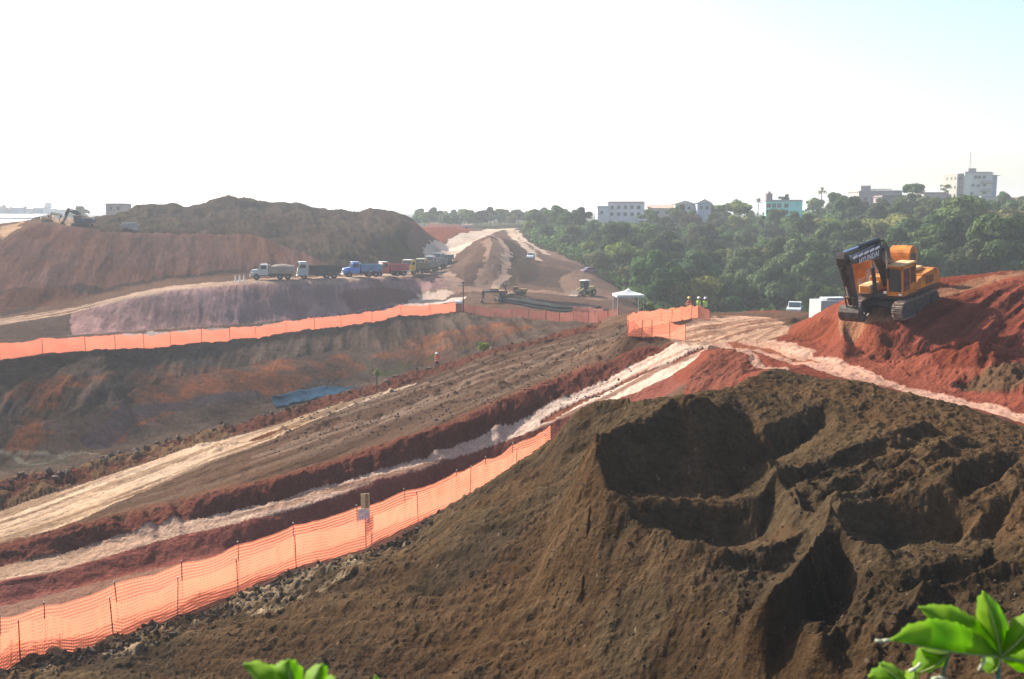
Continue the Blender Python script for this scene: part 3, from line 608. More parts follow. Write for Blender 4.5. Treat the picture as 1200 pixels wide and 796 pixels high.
# ------------------------------------------------------------------ object helpers
class MB:
    def __init__(s): s.v = []; s.f = []; s.m = []; s.uv = None
    def add(s, vs, fs, mi=0):
        o = len(s.v); s.v += [tuple(v) for v in vs]; s.f += [tuple(i + o for i in f) for f in fs]; s.m += [mi] * len(fs); return s
    def box(s, c, d, rz=0, mi=0, M=None, bev=0.0, taper=(1, 1)):
        hx, hy, hz = d[0] / 2, d[1] / 2, d[2] / 2
        vs_ = []
        if bev:
            b = bev; rings = [(-hz, b), (-hz + b, 0), (hz - b, 0), (hz, b)]
            for zi, (z, k) in enumerate(rings):
                tx, ty = (1, 1) if zi < 2 else taper
                ax, ay = (hx - k) * tx, (hy - k) * ty; e = b * .999
                pts_ = [(ax, -ay + e), (ax, ay - e), (ax - e, ay), (-ax + e, ay), (-ax, ay - e), (-ax, -ay + e), (-ax + e, -ay), (ax - e, -ay)]
                vs_ += [(p[0], p[1], z) for p in pts_]
            fs = [tuple(range(7, -1, -1)), tuple(range(24, 32))]
            for r in range(3):
                for i in range(8):
                    j = (i + 1) % 8; fs.append((r * 8 + i, r * 8 + j, r * 8 + 8 + j, r * 8 + 8 + i))
        else:
            for z, (tx, ty) in ((-hz, (1, 1)), (hz, taper)):
                vs_ += [(-hx * tx, -hy * ty, z), (hx * tx, -hy * ty, z), (hx * tx, hy * ty, z), (-hx * tx, hy * ty, z)]
            fs = [(3, 2, 1, 0), (4, 5, 6, 7), (0, 1, 5, 4), (1, 2, 6, 5), (2, 3, 7, 6), (3, 0, 4, 7)]
        m = Matrix.Translation(c) @ Matrix.Rotation(rz, 4, 'Z')
        if M is not None: m = M @ m
        return s.add([m @ Vector(v) for v in vs_], fs, mi)
    def tube(s, a, b, r, r2=None, n=8, mi=0, caps=True):
        a = Vector(a); b = Vector(b); r2 = r if r2 is None else r2
        d = (b - a).normalized(); u = d.orthogonal().normalized(); w = d.cross(u)
        vs_ = [a + (u * math.cos(2 * math.pi * i / n) + w * math.sin(2 * math.pi * i / n)) * r for i in range(n)] + \
              [b + (u * math.cos(2 * math.pi * i / n) + w * math.sin(2 * math.pi * i / n)) * r2 for i in range(n)]
        fs = [(i, (i + 1) % n, n + (i + 1) % n, n + i) for i in range(n)]
        if caps: fs += [tuple(range(n - 1, -1, -1)), tuple(range(n, 2 * n))]
        return s.add(vs_, fs, mi)
    def path(s, ps, rs, n=6, mi=0):
        for (a, b, r, q) in zip(ps[:-1], ps[1:], rs[:-1], rs[1:]): s.tube(a, b, r, q, n, mi)
        return s
    def prism(s, prof, y0, y1, mi=0):
        """side profile in x-z pulled from y0 to y1"""
        n = len(prof)
        vs_ = [(p[0], y0, p[1]) for p in prof] + [(p[0], y1, p[1]) for p in prof]
        ar = sum(prof[i][0] * prof[(i + 1) % n][1] - prof[(i + 1) % n][0] * prof[i][1] for i in range(n))
        fs = [(i, (i + 1) % n, n + (i + 1) % n, n + i) for i in range(n)] + [tuple(range(n - 1, -1, -1)), tuple(range(n, 2 * n))]
        if (ar > 0) == (y1 > y0): fs = [f[::-1] for f in fs]
        return s.add(vs_, fs, mi)
    def ball(s, c, r, n=8, k=6, mi=0, sq=(1, 1, 1)):
        vs_ = []; fs = []
        for i in range(k + 1):
            t = math.pi * i / k
            for j in range(n):
                p = 2 * math.pi * j / n
                vs_.append((c[0] + r * sq[0] * math.sin(t) * math.cos(p), c[1] + r * sq[1] * math.sin(t) * math.sin(p), c[2] + r * sq[2] * math.cos(t)))
        for i in range(k):
            for j in range(n): fs.append((i * n + j, (i + 1) * n + j, (i + 1) * n + (j + 1) % n, i * n + (j + 1) % n))
        return s.add(vs_, fs, mi)
    def build(s, name, mats, parent=None, smooth_=False):
        me = bpy.data.meshes.new(name); me.from_pydata(s.v, [], s.f)
        for m in (mats if isinstance(mats, (list, tuple)) else [mats]): me.materials.append(m)
        me.polygons.foreach_set("material_index", s.m)
        if smooth_: me.polygons.foreach_set("use_smooth", [True] * len(s.f))
        me.update()
        o = bpy.data.objects.new(name, me); scene.collection.objects.link(o)
        if parent is not None: o.parent = parent
        return o
def tag(o, label=None, cat=None, group=None, kind=None):
    if label: o["label"] = label
    if cat: o["category"] = cat
    if group: o["group"] = group
    if kind: o["kind"] = kind
    return o
def thing(name, label, cat, loc=(0, 0, 0), rz=0, group=None, sc=1.0):
    o = bpy.data.objects.new(name, None); scene.collection.objects.link(o)
    o.location = loc; o.rotation_euler = (0, 0, rz); o.scale = (sc, sc, sc); o.empty_display_size = .3
    return tag(o, label, cat, group)
def copy_tree(o, parent=None):
    c = o.copy(); scene.collection.objects.link(c)
    if parent is not None: c.parent = parent
    for ch in list(o.children): copy_tree(ch, c)
    return c
def on(u, v): p = hit(u, v, Z); return p
def at_ground(u, Yd):
    """place at distance Yd on the bearing of photo column u"""
    x, y, _ = H(u, Yd, -10); z = ground(x, y); x, y, _ = H(u, Yd, z); return (x, y, ground(x, y))

M_ = {}
def mm(key, *a, **k):
    if key not in M_: M_[key] = mat(key, *a, **k)
    return M_[key]
steel = mm("dark_steel", (.045, .045, .048), .55, noise=.4, scale=3, bump=.2)
rubber = mm("black_rubber", (.025, .025, .027), .85, noise=.3, scale=4, bump=.3)
glass = mm("dark_glass", (.03, .045, .05), .08, spec=.8)
lampm = mm("lamp_glass", (.75, .72, .65), .15, spec=.6)
dusty = mm("dusty_metal", (.20, .15, .12), .8, noise=.45, scale=5, bump=.3)
conc = mm("weathered_concrete", (.30, .28, .25), .85, noise=.2, scale=.6, bump=.3, bscale=3)
wood = mm("weathered_wood", (.13, .10, .075), .85, noise=.3, scale=20, bump=.4)

# ------------------------------------------------------------------ trees of the hillside
def leaf_mat(name, c, tr=.22):
    m = bpy.data.materials.new(name); m.use_nodes = True; nt = m.node_tree; b = nt.nodes["Principled BSDF"]
    b.inputs["Roughness"].default_value = .8; b.inputs["Specular IOR Level"].default_value = .06
    g = nt.nodes.new("ShaderNodeNewGeometry"); n = nt.nodes.new("ShaderNodeTexNoise"); n.inputs["Scale"].default_value = .35; n.inputs["Detail"].default_value = 5
    nt.links.new(g.outputs["Position"], n.inputs[0])
    oi = nt.nodes.new("ShaderNodeObjectInfo")
    r = nt.nodes.new("ShaderNodeValToRGB"); e = r.color_ramp.elements
    e[0].position = .3; e[0].color = (c[0] * .55, c[1] * .6, c[2] * .6, 1); e[1].position = .72; e[1].color = (c[0] * 1.6, c[1] * 1.35, c[2] * 1.1, 1)
    nt.links.new(n.outputs[0], r.inputs[0])
    hs = nt.nodes.new("ShaderNodeHueSaturation")
    for k, lo, hi in (("Hue", .455, .525), ("Value", .75, 2.1), ("Saturation", .7, 1.1)):
        mr = nt.nodes.new("ShaderNodeMapRange"); mr.inputs[3].default_value = lo; mr.inputs[4].default_value = hi
        mu = nt.nodes.new("ShaderNodeMath"); mu.operation = 'FRACT'; ml = nt.nodes.new("ShaderNodeMath"); ml.operation = 'MULTIPLY'; ml.inputs[1].default_value = {"Hue": 1.0, "Value": 7.3, "Saturation": 13.7}[k]
        nt.links.new(oi.outputs["Random"], ml.inputs[0]); nt.links.new(ml.outputs[0], mu.inputs[0]); nt.links.new(mu.outputs[0], mr.inputs[0]); nt.links.new(mr.outputs[0], hs.inputs[k])
    nt.links.new(r.outputs[0], hs.inputs["Color"]); nt.links.new(hs.outputs[0], b.inputs["Base Color"])
    t = nt.nodes.new("ShaderNodeBsdfTranslucent"); nt.links.new(hs.outputs[0], t.inputs[0])
    ms = nt.nodes.new("ShaderNodeMixShader"); ms.inputs[0].default_value = tr
    nt.links.new(b.outputs[0], ms.inputs[1]); nt.links.new(t.outputs[0], ms.inputs[2]); nt.links.new(ms.outputs[0], nt.nodes["Material Output"].inputs[0])
    return m
LIME = None
LEAF = [leaf_mat("forest_leaves", (.040, .078, .022)), leaf_mat("olive_leaves", (.088, .108, .028)), leaf_mat("bright_leaves", (.085, .13, .028)), leaf_mat("lime_leaves", (.26, .36, .04), .4)]
bark = mm("bark", (.10, .08, .06), .9, noise=.3, scale=3, bump=.4)
def crown_mesh(name, seed, rad, ht, lobes, nleaf, leaf, mats, flat=0.0):
    """leaf sprays scattered over the skins of many uneven lobes"""
    g = np.random.default_rng(seed)
    cs = []
    for k in range(lobes):
        a = g.uniform(0, 2 * np.pi); rr = rad * .72 * math.sqrt(g.uniform(0, 1)); h = ht * (g.uniform(.05, .78) * (1 - .55 * (rr / rad) ** 2))
        cs.append((rr * math.cos(a), rr * math.sin(a), h, rad * g.uniform(.22, .42)))
    n = nleaf
    li = g.integers(0, lobes, n)
    C_ = np.array(cs)[li]
    d = g.normal(size=(n, 3)); d /= np.linalg.norm(d, axis=1)[:, None]; d[:, 2] = np.where(d[:, 2] < -.35, -d[:, 2], d[:, 2])
    rr = C_[:, 3] * (1 - .35 * g.random(n) ** 2)
    bump_ = 1 + .18 * np.sin(d[:, 0] * 7 + C_[:, 0]) * np.sin(d[:, 1] * 6 + 2) * np.cos(d[:, 2] * 5)
    ctr = C_[:, :3] + d * (rr * bump_)[:, None] * np.array([1, 1, .8 - flat])
    nrm = d + g.normal(size=(n, 3)) * .30; nrm /= np.linalg.norm(nrm, axis=1)[:, None]
    u = np.cross(nrm, g.normal(size=(n, 3))); u /= np.linalg.norm(u, axis=1)[:, None]; w = np.cross(nrm, u)
    sz = leaf * g.uniform(.55, 1.35, n)[:, None]
    vs_ = np.stack([ctr - u * sz, ctr - w * sz * .55 + nrm * sz * .12, ctr + u * sz, ctr + w * sz * .55 - nrm * sz * .1], 1).reshape(-1, 3)
    me = bpy.data.meshes.new(name); me.from_pydata(vs_.tolist(), [], np.arange(4 * n).reshape(n, 4).tolist())
    me.materials.append(mats); me.update(); return me
def trunk_mesh(name, h, r, seed, limbs=4, spread=2.5, top=3):
    g = random.Random(seed); b = MB()
    p = [(0, 0, -.6), (g.uniform(-.2, .2), g.uniform(-.2, .2), h * .5), (g.uniform(-.4, .4), g.uniform(-.4, .4), h)]
    b.path(p, [r, r * .75, r * .55], 7)
    for k in range(limbs):
        a = 2 * math.pi * (k + g.random()) / limbs; s_ = g.uniform(.5, 1) * spread
        q = (p[2][0] + math.cos(a) * s_ * .5, p[2][1] + math.sin(a) * s_ * .5, h + top * .5); e = (p[2][0] + math.cos(a) * s_, p[2][1] + math.sin(a) * s_, h + top)
        b.path([p[2], q, e], [r * .45, r * .3, r * .12], 5)
    me = bpy.data.meshes.new(name); me.from_pydata(b.v, [], b.f); me.materials.append(bark); me.update(); return me
KIND = []
for k in range(7):
    rad = [5.6, 4.6, 6.3, 5.0, 4.2, 5.8, 4.8][k]; ht = [6.4, 7.0, 6.0, 5.6, 6.4, 7.6, 5.2][k]
    KIND.append((crown_mesh("crown", 100 + k, rad, ht, 15 + k, 5600, .33, LEAF[[0, 0, 1, 0, 1, 0, 2][k]]), trunk_mesh("trunk", 4.2, .22, 200 + k, 5, rad * .5, ht * .45), rad))
def plant_tree(name, label, cat, crown, trunk, loc, rz, sc, group=None, lift=3.2):
    t = thing(name, label, cat, loc, rz, group); t.scale = sc
    c = bpy.data.objects.new("crown", crown); scene.collection.objects.link(c); c.parent = t; c.location = (0, 0, lift)
    if trunk:
        k = bpy.data.objects.new("trunk", trunk); scene.collection.objects.link(k); k.parent = t
    return t
FL = ["dense dark green broadleaf tree in the wooded hillside behind the site", "olive green broadleaf tree in the wooded hillside behind the site", "bright mid green tree in the wooded hillside behind the site"]
def zone_label(ki, u, Yd):
    c = ("dense dark green", "olive green", "bright mid green")[ki]
    h = "low on the wooded slope" if Yd < 215 else "halfway up the wooded slope" if Yd < 290 else "near the top of the wooded slope"
    w = next(t for lim, t in ((700, "at its left end"), (760, "below the reddish roofed block"), (815, "below the pale gabled house"), (880, "right of the gabled houses"), (945, "below the turquoise building"), (1000, "left of the excavator"), (1105, "behind the excavator"), (1190, "below the white apartment block"), (9999, "at the right edge")) if u < lim)
    return c + " tree " + h + ", " + w
def forest():
    placed = []
    cand = []
    g = random.Random(5)
    rows = [(172, 1035, 1330), (184, 960, 1330), (196, 770, 1330), (207, 745, 1330), (218, 735, 1330), (230, 722, 1330), (243, 705, 1330), (257, 690, 1330), (272, 668, 1330), (288, 655, 1330), (304, 645, 1320), (320, 632, 1320), (337, 625, 1300), (352, 620, 1080), (368, 612, 1060)]
    for (Yd, u0, u1) in rows:
        step = 7.6 * 1167 / Yd
        u = u0 + g.uniform(0, step)
        while u < u1:
            cand.append((u + g.uniform(-.25, .25) * step, Yd + g.uniform(-4, 4))); u += step * g.uniform(.8, 1.25)
    blocks = [(690, 765, 340, 400), (880, 950, 325, 420), (1000, 1060, 330, 420), (1108, 1200, 340, 420)]
    n = 0
    for (u, Yd) in cand:
        if any(a < u < b and c < Yd < d for a, b, c, d in blocks): continue
        x, y, z = at_ground(u, Yd)
        k = g.choice([0, 0, 1, 1, 2, 3, 3, 4, 5, 5, 6] if Yd < 330 else [1, 3, 4, 6, 0])
        cr, tk, rad = KIND[k]
        f = g.uniform(.62, 1.3) * (1.0 if Yd < 250 else .85 if Yd < 300 else (.8 if u < 870 else .6))
        ki = [0, 0, 1, 0, 1, 0, 2][k]
        plant_tree("broadleaf_tree", zone_label(ki, u, Yd), "tree", cr, tk, (x, y, z - .3), g.uniform(0, 6.28), (f, f, f * g.uniform(.85, 1.15)), "trees on the wooded hillside")
        n += 1
    print("forest trees", n)
forest()
# undergrowth below the trees: one mass
def undergrowth():
    g = np.random.default_rng(3); vs_ = []
    n = 26000
    u = g.uniform(600, 1330, n); Yd = 168 + 215 * g.random(n) ** .8
    i = 0; C0 = []
    for a, b in zip(u, Yd):
        s = (a - 600) / 1167 * 1.0
        # keep to the forest floor
        lim = np.interp(b, [165, 178, 208, 243, 275, 300, 420], [1000, 757, 738, 700, 650, 618, 600])
        if a < lim + 4: continue
        x, y, _ = H(a, b, -10); z = ground(x, y); C0.append((x, y, z + g.uniform(.1, 2.4)))
    C0 = np.array(C0); n = len(C0)
    nr = g.normal(size=(n, 3)) + np.array([0, -.3, 1.2]); nr /= np.linalg.norm(nr, axis=1)[:, None]
    q = np.cross(nr, g.normal(size=(n, 3))); q /= np.linalg.norm(q, axis=1)[:, None]; w = np.cross(nr, q); sz = g.uniform(.35, .95, n)[:, None]
    v = np.stack([C0 - q * sz, C0 - w * sz * .6, C0 + q * sz, C0 + w * sz * .6], 1).reshape(-1, 3)
    me = bpy.data.meshes.new("undergrowth"); me.from_pydata(v.tolist(), [], np.arange(4 * n).reshape(n, 4).tolist()); me.materials.append(LEAF[0]); me.update()
    o = bpy.data.objects.new("undergrowth", me); scene.collection.objects.link(o); tag(o, "dense green undergrowth covering the ground below the hillside trees", "undergrowth", kind="stuff")
undergrowth()
# trees standing out on the skyline and single bushes
def round_tree(u, v_top, v_bot, Yd, wpx, name, label, kind=0, lobes=16, leaf=.3, n=3000, palm=False):
    z0 = V(u, v_bot, Yd); z1 = V(u, v_top, Yd); h = z1[2] - z0[2]; rad = wpx / 2 / 1167 * Yd
    cm = crown_mesh("crown", hash(label) % 999 if False else int(u) + 7, rad, h * .8, lobes, n, leaf, LEAF[kind])
    gz = ground(z0[0], z0[1]); base = min(gz, z0[2])
    t = thing(name, label, "bush" if 'bush' in name else "tree", (z0[0], z0[1], base))
    c = bpy.data.objects.new("crown", cm); scene.collection.objects.link(c); c.parent = t; c.location = (0, 0, z0[2] - base + h * .08)
    k = bpy.data.objects.new("trunk", trunk_mesh("trunk", z0[2] - base + h * .3, max(.12, rad * .07), int(u), 4, rad * .5, h * .3)); scene.collection.objects.link(k); k.parent = t
round_tree(1070, 212, 228, 345, 27, "round_tree", "dark round dome shaped tree on the skyline left of the white apartment block", 0, 20, .35)
round_tree(1108, 211, 227, 350, 16, "thin_tree", "thin airy tree against the sky touching the left side of the white apartment block", 0, 9, .22, 500)
round_tree(979, 225, 238, 340, 26, "broadleaf_tree", "low spreading dark tree on the ridge left of the grey flat roofed house", 0, 14, .35)
round_tree(918, 225, 236, 375, 15, "broadleaf_tree", "small bushy tree behind the roof of the turquoise building", 0, 8, .3, 1200)
round_tree(848, 236, 250, 330, 22, "broadleaf_tree", "light green tree on the skyline right of the blue grey gabled house", 2, 10, .3, 1800)
round_tree(873, 240, 250, 330, 18, "broadleaf_tree", "small dark tree on the skyline just left of the turquoise building", 0, 10, .3, 1600)
round_tree(97, 238, 252, 420, 22, "round_tree", "round green tree on the skyline at the far left above the embankment", 0, 14, .4, 1800)
round_tree(567, 397, 410, 106, 13, "bright_bush", "bright yellow green bush on the pit berm right of the worker in orange", 3, 9, .16, 1400)
round_tree(442, 430, 440, 117, 10, "green_bush", "small green bush on the pit slope left of the worker in orange", 3, 7, .14, 600)
round_tree(1152, 300, 330, 78, 2, "roadside_shrub", "slim shrub behind the crest of the red hill", 0, 3, .1, 50) if False else None
round_tree(757, 352, 366, 128, 20, "pale_bush", "pale olive bush beside the white canopy tent", 1, 10, .22, 1200)
def palm(u, v_top, v_bot, Yd, label):
    a = V(u, v_bot, Yd); z1 = V(u, v_top, Yd)[2]; gz = min(ground(a[0], a[1]), a[2]); h = z1 - gz
    t = thing("palm_tree", label, "palm tree", (a[0], a[1], gz))
    b = MB(); b.path([(0, 0, -.3), (.1, 0, h * .5), (.25, 0, h - 1.4)], [.2, .16, .13], 7); b.build("trunk", bark, t)
    g = random.Random(int(u)); c = MB()
    for k in range(16):
        an = k * 2.4; el = g.uniform(-.2, 1.3); ln = g.uniform(1.9, 2.6); p = Vector((.25, 0, h - 1.4)); d = Vector((math.cos(an) * math.cos(el), math.sin(an) * math.cos(el), math.sin(el))); sd = Vector((-math.sin(an), math.cos(an), 0))
        for j in range(6):
            q = p + d * ln / 6; w0 = .28 * math.sin(math.pi * (j + .4) / 6.8) + .05; w1 = .28 * math.sin(math.pi * (j + 1.4) / 6.8) * (j < 5) + .02
            c.add([p - sd * w0 - Vector((0, 0, .15 * w0)), p, p + sd * w0 - Vector((0, 0, .15 * w0)), q + sd * w1, q, q - sd * w1], [(0, 1, 4, 5), (1, 2, 3, 4)]); d = (d + Vector((0, 0, -.26))).normalized(); p = q
    c.build("fronds", LEAF[0], t)
palm(962, 219, 236, 345, "taller palm tree on the skyline between the turquoise building and the low spreading tree")
palm(888, 232, 246, 350, "small palm tree on the skyline touching the left end of the turquoise building")
# ------------------------------------------------------------------ buildings
def building(name, label, u0, u1, v0, v1, Yd, depth, wallc, roofc, turn=0., windows=(), roof='flat', extra=None, cat="building"):
    """box house; u0..u1 its front, v0 top, v1 foot; windows = (column, row) fractions"""
    a = V((u0 + u1) / 2, v1, Yd); top = V((u0 + u1) / 2, v0, Yd)[2]; w = (u1 - u0) / 1167 * Yd
    gz = min(ground(a[0], a[1]), a[2]) - 1.0
    t = thing(name, label, cat, (a[0], a[1], gz), turn)
    h = top - gz; hb = a[2] - gz
    wm = mm("wall_" + name + str(int(u0)), wallc, .85, noise=.12, scale=.4); rm = mm("roof_" + name + str(int(u0)), roofc, .85, noise=.25, scale=1.5)
    W = MB(); W.box((0, depth / 2, h / 2), (w, depth, h)); W.build("wall", wm, t)
    if roof == 'flat':
        r = MB(); r.box((0, depth / 2, h + .12), (w + .5, depth + .5, .24)); r.box((0, depth / 2, h + .38), (w * .96, depth * .96, .3)); r.build("roof", rm, t)
    else:
        rh = roof; r = MB()
        vs_ = [(-w / 2 - .4, -.5, h), (w / 2 + .4, -.5, h), (w / 2 + .4, depth + .5, h), (-w / 2 - .4, depth + .5, h), (-w / 2 - .4, depth / 2, h + rh), (w / 2 + .4, depth / 2, h + rh)]
        if roof > 0 and extra == 'gable_front':
            vs_[4] = (0, -.5, h + rh); vs_[5] = (0, depth + .5, h + rh); r.add(vs_, [(0, 1, 4), (2, 3, 5), (1, 2, 5, 4), (3, 0, 4, 5), (3, 2, 1, 0)])
        else: r.add(vs_, [(0, 1, 5, 4), (2, 3, 4, 5), (1, 2, 5), (3, 0, 4), (3, 2, 1, 0)])
        r.build("roof", rm, t)
    fr = mm("window_frame", (.30, .29, .27), .6)
    for (fx, fz, ww, wh) in windows:
        x = (fx - .5) * w; z = hb + fz * (h - hb)
        f = MB(); 
        for dx, dz, bw, bh in ((-ww / 2, 0, .12, wh + .2), (ww / 2, 0, .12, wh + .2), (0, -wh / 2, ww, .12), (0, wh / 2, ww, .12), (0, 0, .06, wh)): f.box((x + dx, -.04, z + dz), (bw, .12, bh))
        fo_ = f.build("window", fr, t); p = MB(); p.box((x, -.012, z), (ww - .1, .03, wh - .1)); p.build("pane", glass, fo_)
    return t, w, h, hb
# white apartment block with a mast
t, w, h, hb = building("apartment_block", "white four storey apartment block with a roof mast on the right skyline", 1128, 1163, 203, 236, 370, 12, (.62, .60, .50), (.4, .38, .35), R(9),
    [(x, z, 1.25, 1.0) for x, z in ((.38, .86), (.52, .86), (.70, .86), (.30, .57), (.28, .28), (.72, .57), (.72, .3), (.5, .56))])
side = MB(); side.box((-w / 2 - 1.2, 5.5, h / 2), (2.4, 9, h - .4)); side.build("side_wing", mm("wing_wall", (.30, .29, .25), .85), t)
ws = MB()
for z in (.2, .5, .82):
    for y in (2.2, 4.6, 7.4): ws = MB(); ws.box((-w / 2 - 2.42, y, hb + z * (h - hb)), (.06, 1.0, 1.0)); ws.build("side_window", glass, t)
    ws = MB(); ws.box((-w / 2 - 1.2, .97, hb + z * (h - hb)), (.7, .06, .9)); ws.build("side_window", glass, t)
bl = MB()
for z in (.36, .66): bl.box((w * .28, -.7, hb + z * (h - hb)), (w * .46, 1.4, .14)); bl.box((w * .28, -1.35, hb + (z + .05) * (h - hb)), (w * .46, .1, .9))
bl.build("balcony", mm("balcony", (.42, .38, .34), .8), t)
bw_ = MB(); bw_.box((w / 2 + 1.1, 3, h * .5), (2.2, 5, h * .86), bev=.02); bw_.build("side_tower", mm("bluegrey_wall", (.28, .34, .38), .7), t)
ct = MB(); ct.box((w / 2 + 1.2, 3, h * .94), (3.4, 6.5, .2)); ct.build("canopy", conc, t)
tk = MB(); tk.box((-.5, 5, h + 1.2), (3.2, 3, 1.4)); tk.build("roof_tank_room", conc, t)
an = MB()
for dx, dy in ((-.3, -.3), (.3, -.3), (.3, .3), (-.3, .3)): an.tube((-.5 + dx, 5 + dy, h + 1.8), (-.5 + dx * .1, 5 + dy * .1, h + 8), .05, .03, 5)
for k in range(6): z = h + 2 + k; s_ = .3 * (1 - k / 7); an.box((-.5, 5, z), (2 * s_, 2 * s_, .05))
an.box((-.5, 5, h + 7), (1.0, .06, .06)); an.build("mast", mm("mast_paint", (.6, .5, .48), .6), t)
pi = MB()
for k in range(7): pi.box((-w / 2 + .4 + k * (w - .8) / 6, -.25, hb * .5 - .2), (.3, .4, hb + .3))
pi.build("column", conc, t)
building("low_wall_house", "low pale house with posts in front of the foot of the white apartment block", 1149, 1174, 232, 242, 352, 5, (.5, .46, .42), (.3, .28, .26), 0, [(x, .45, .9, 1.2) for x in (.15, .35, .55, .8)], cat="house")
building("small_house", "small roofs at the right edge of the picture beyond the apartment block", 1176, 1200, 234, 242, 380, 8, (.45, .42, .4), (.35, .2, .15), 0, [(.3, .5, 1, 1)], 1.0, cat="house")
# long low roof line and the grey house
building("long_grey_house", "long low grey house between the round dome tree and the apartment block", 1082, 1122, 227, 242, 375, 10, (.32, .28, .27), (.25, .22, .2), 0, [(.3, .6, 1, 1), (.7, .6, 1, 1)], cat="house")
t, w, h, hb = building("flat_roofed_house", "grey brown flat roofed house with a raised block, left of the round tree", 1006, 1056, 225, 246, 345, 11, (.32, .28, .27), (.32, .29, .27), 0, [(.15, .6, 1.4, 1.2), (.4, .6, 1.2, 1.2), (.75, .5, 1.2, 1.2)], cat="house")
b = MB(); b.box((-w * .28, 5, h + 1.1), (3.4, 4.5, 2.2)); b.build("raised_block", M_["wall_flat_roofed_house1006"], t)
b = MB(); b.box((w * .08, 4.5, h + .95), (6.5, 6.5, .2)); [b.tube((w * .08 + x, y, h + .2), (w * .08 + x, y, h + .9), .09) for x in (-3, 3) for y in (1.5, 7.5)]; b.build("terrace_canopy", mm("pale_slab", (.45, .43, .4), .8), t)
building("brick_house", "dark red grey house below the flat roofed house, right part of the ridge", 1033, 1062, 231, 252, 332, 8, (.26, .2, .2), (.2, .17, .16), 0, [(.2, .7, .9, 1), (.6, .7, .9, 1)], cat="house")
# turquoise building
t, w, h, hb = building("turquoise_building", "turquoise two storey building with a row of dark windows on the hill", 898, 939, 236, 254, 335, 9, (.28, .72, .6), (.36, .30, .27), R(-12), [(x, z, 1.3, 1.3) for x in (.07, .22, .37, .56) for z in (.72, .3)])
b = MB(); b.tube((-w / 2 + .9, 1.5, h - .4), (-w / 2 + .9, 1.5, h + 2.6), 1.2, 1.2, 14); b.tube((-w / 2 + .9, 1.5, h + 2.6), (-w / 2 + .9, 1.5, h + 3.4), .8, .25, 10); b.build("water_tank", mm("tank_pink", (.32, .22, .22), .7), t)
# gabled houses left of it
building("gabled_house", "blue grey gabled house, right one of the pair on the skyline above the forest", 817, 833, 238, 250, 345, 9, (.40, .43, .5), (.5, .46, .43), 0, [(.3, .55, 1, 1), (.7, .55, 1, 1)], 1.4, 'gable_front', "house")
building("gabled_house", "pale grey gabled house, left one of the pair on the skyline above the forest", 791, 814, 239, 250, 350, 9, (.55, .53, .5), (.5, .46, .43), 0, [(.25, .55, 1, 1), (.7, .55, 1, 1)], 1.2, 'gable_front', "house")
building("brown_roofed_house", "low house with a wide brown tiled roof right of the pink topped block", 763, 789, 244, 254, 350, 9, (.55, .46, .38), (.45, .3, .22), 0, [(.3, .5, 1, .9), (.7, .5, 1, .9)], 1.3, None, "house")
t, w, h, hb = building("terraced_block", "pale block with a reddish roof storey at the left end of the forest skyline", 712, 755, 238, 258, 350, 9, (.72, .64, .62), (.5, .32, .29), 0, [(x, z, 1.1, 1.1) for x in (.12, .3, .48, .66, .84) for z in (.75, .35)])
building("white_block", "plain white block standing left of the reddish roofed block above the forest", 700, 713, 243, 260, 345, 8, (.62, .6, .58), (.5, .48, .46), 0, [(.4, .65, .9, .9)], cat="building")
# retaining wall below the apartment block
p0, p1 = V(1120, 238, 348), V(1235, 239, 350)
b = MB(); z0 = min(ground(p0[0], p0[1]), ground(p1[0], p1[1])) - 1
b.box(((p0[0] + p1[0]) / 2, p0[1], (p0[2] + z0) / 2), (p1[0] - p0[0], .3, p0[2] - z0)); tag(b.build("retaining_wall", conc), "long pale wall on the ridge in front of the white apartment block", "wall")
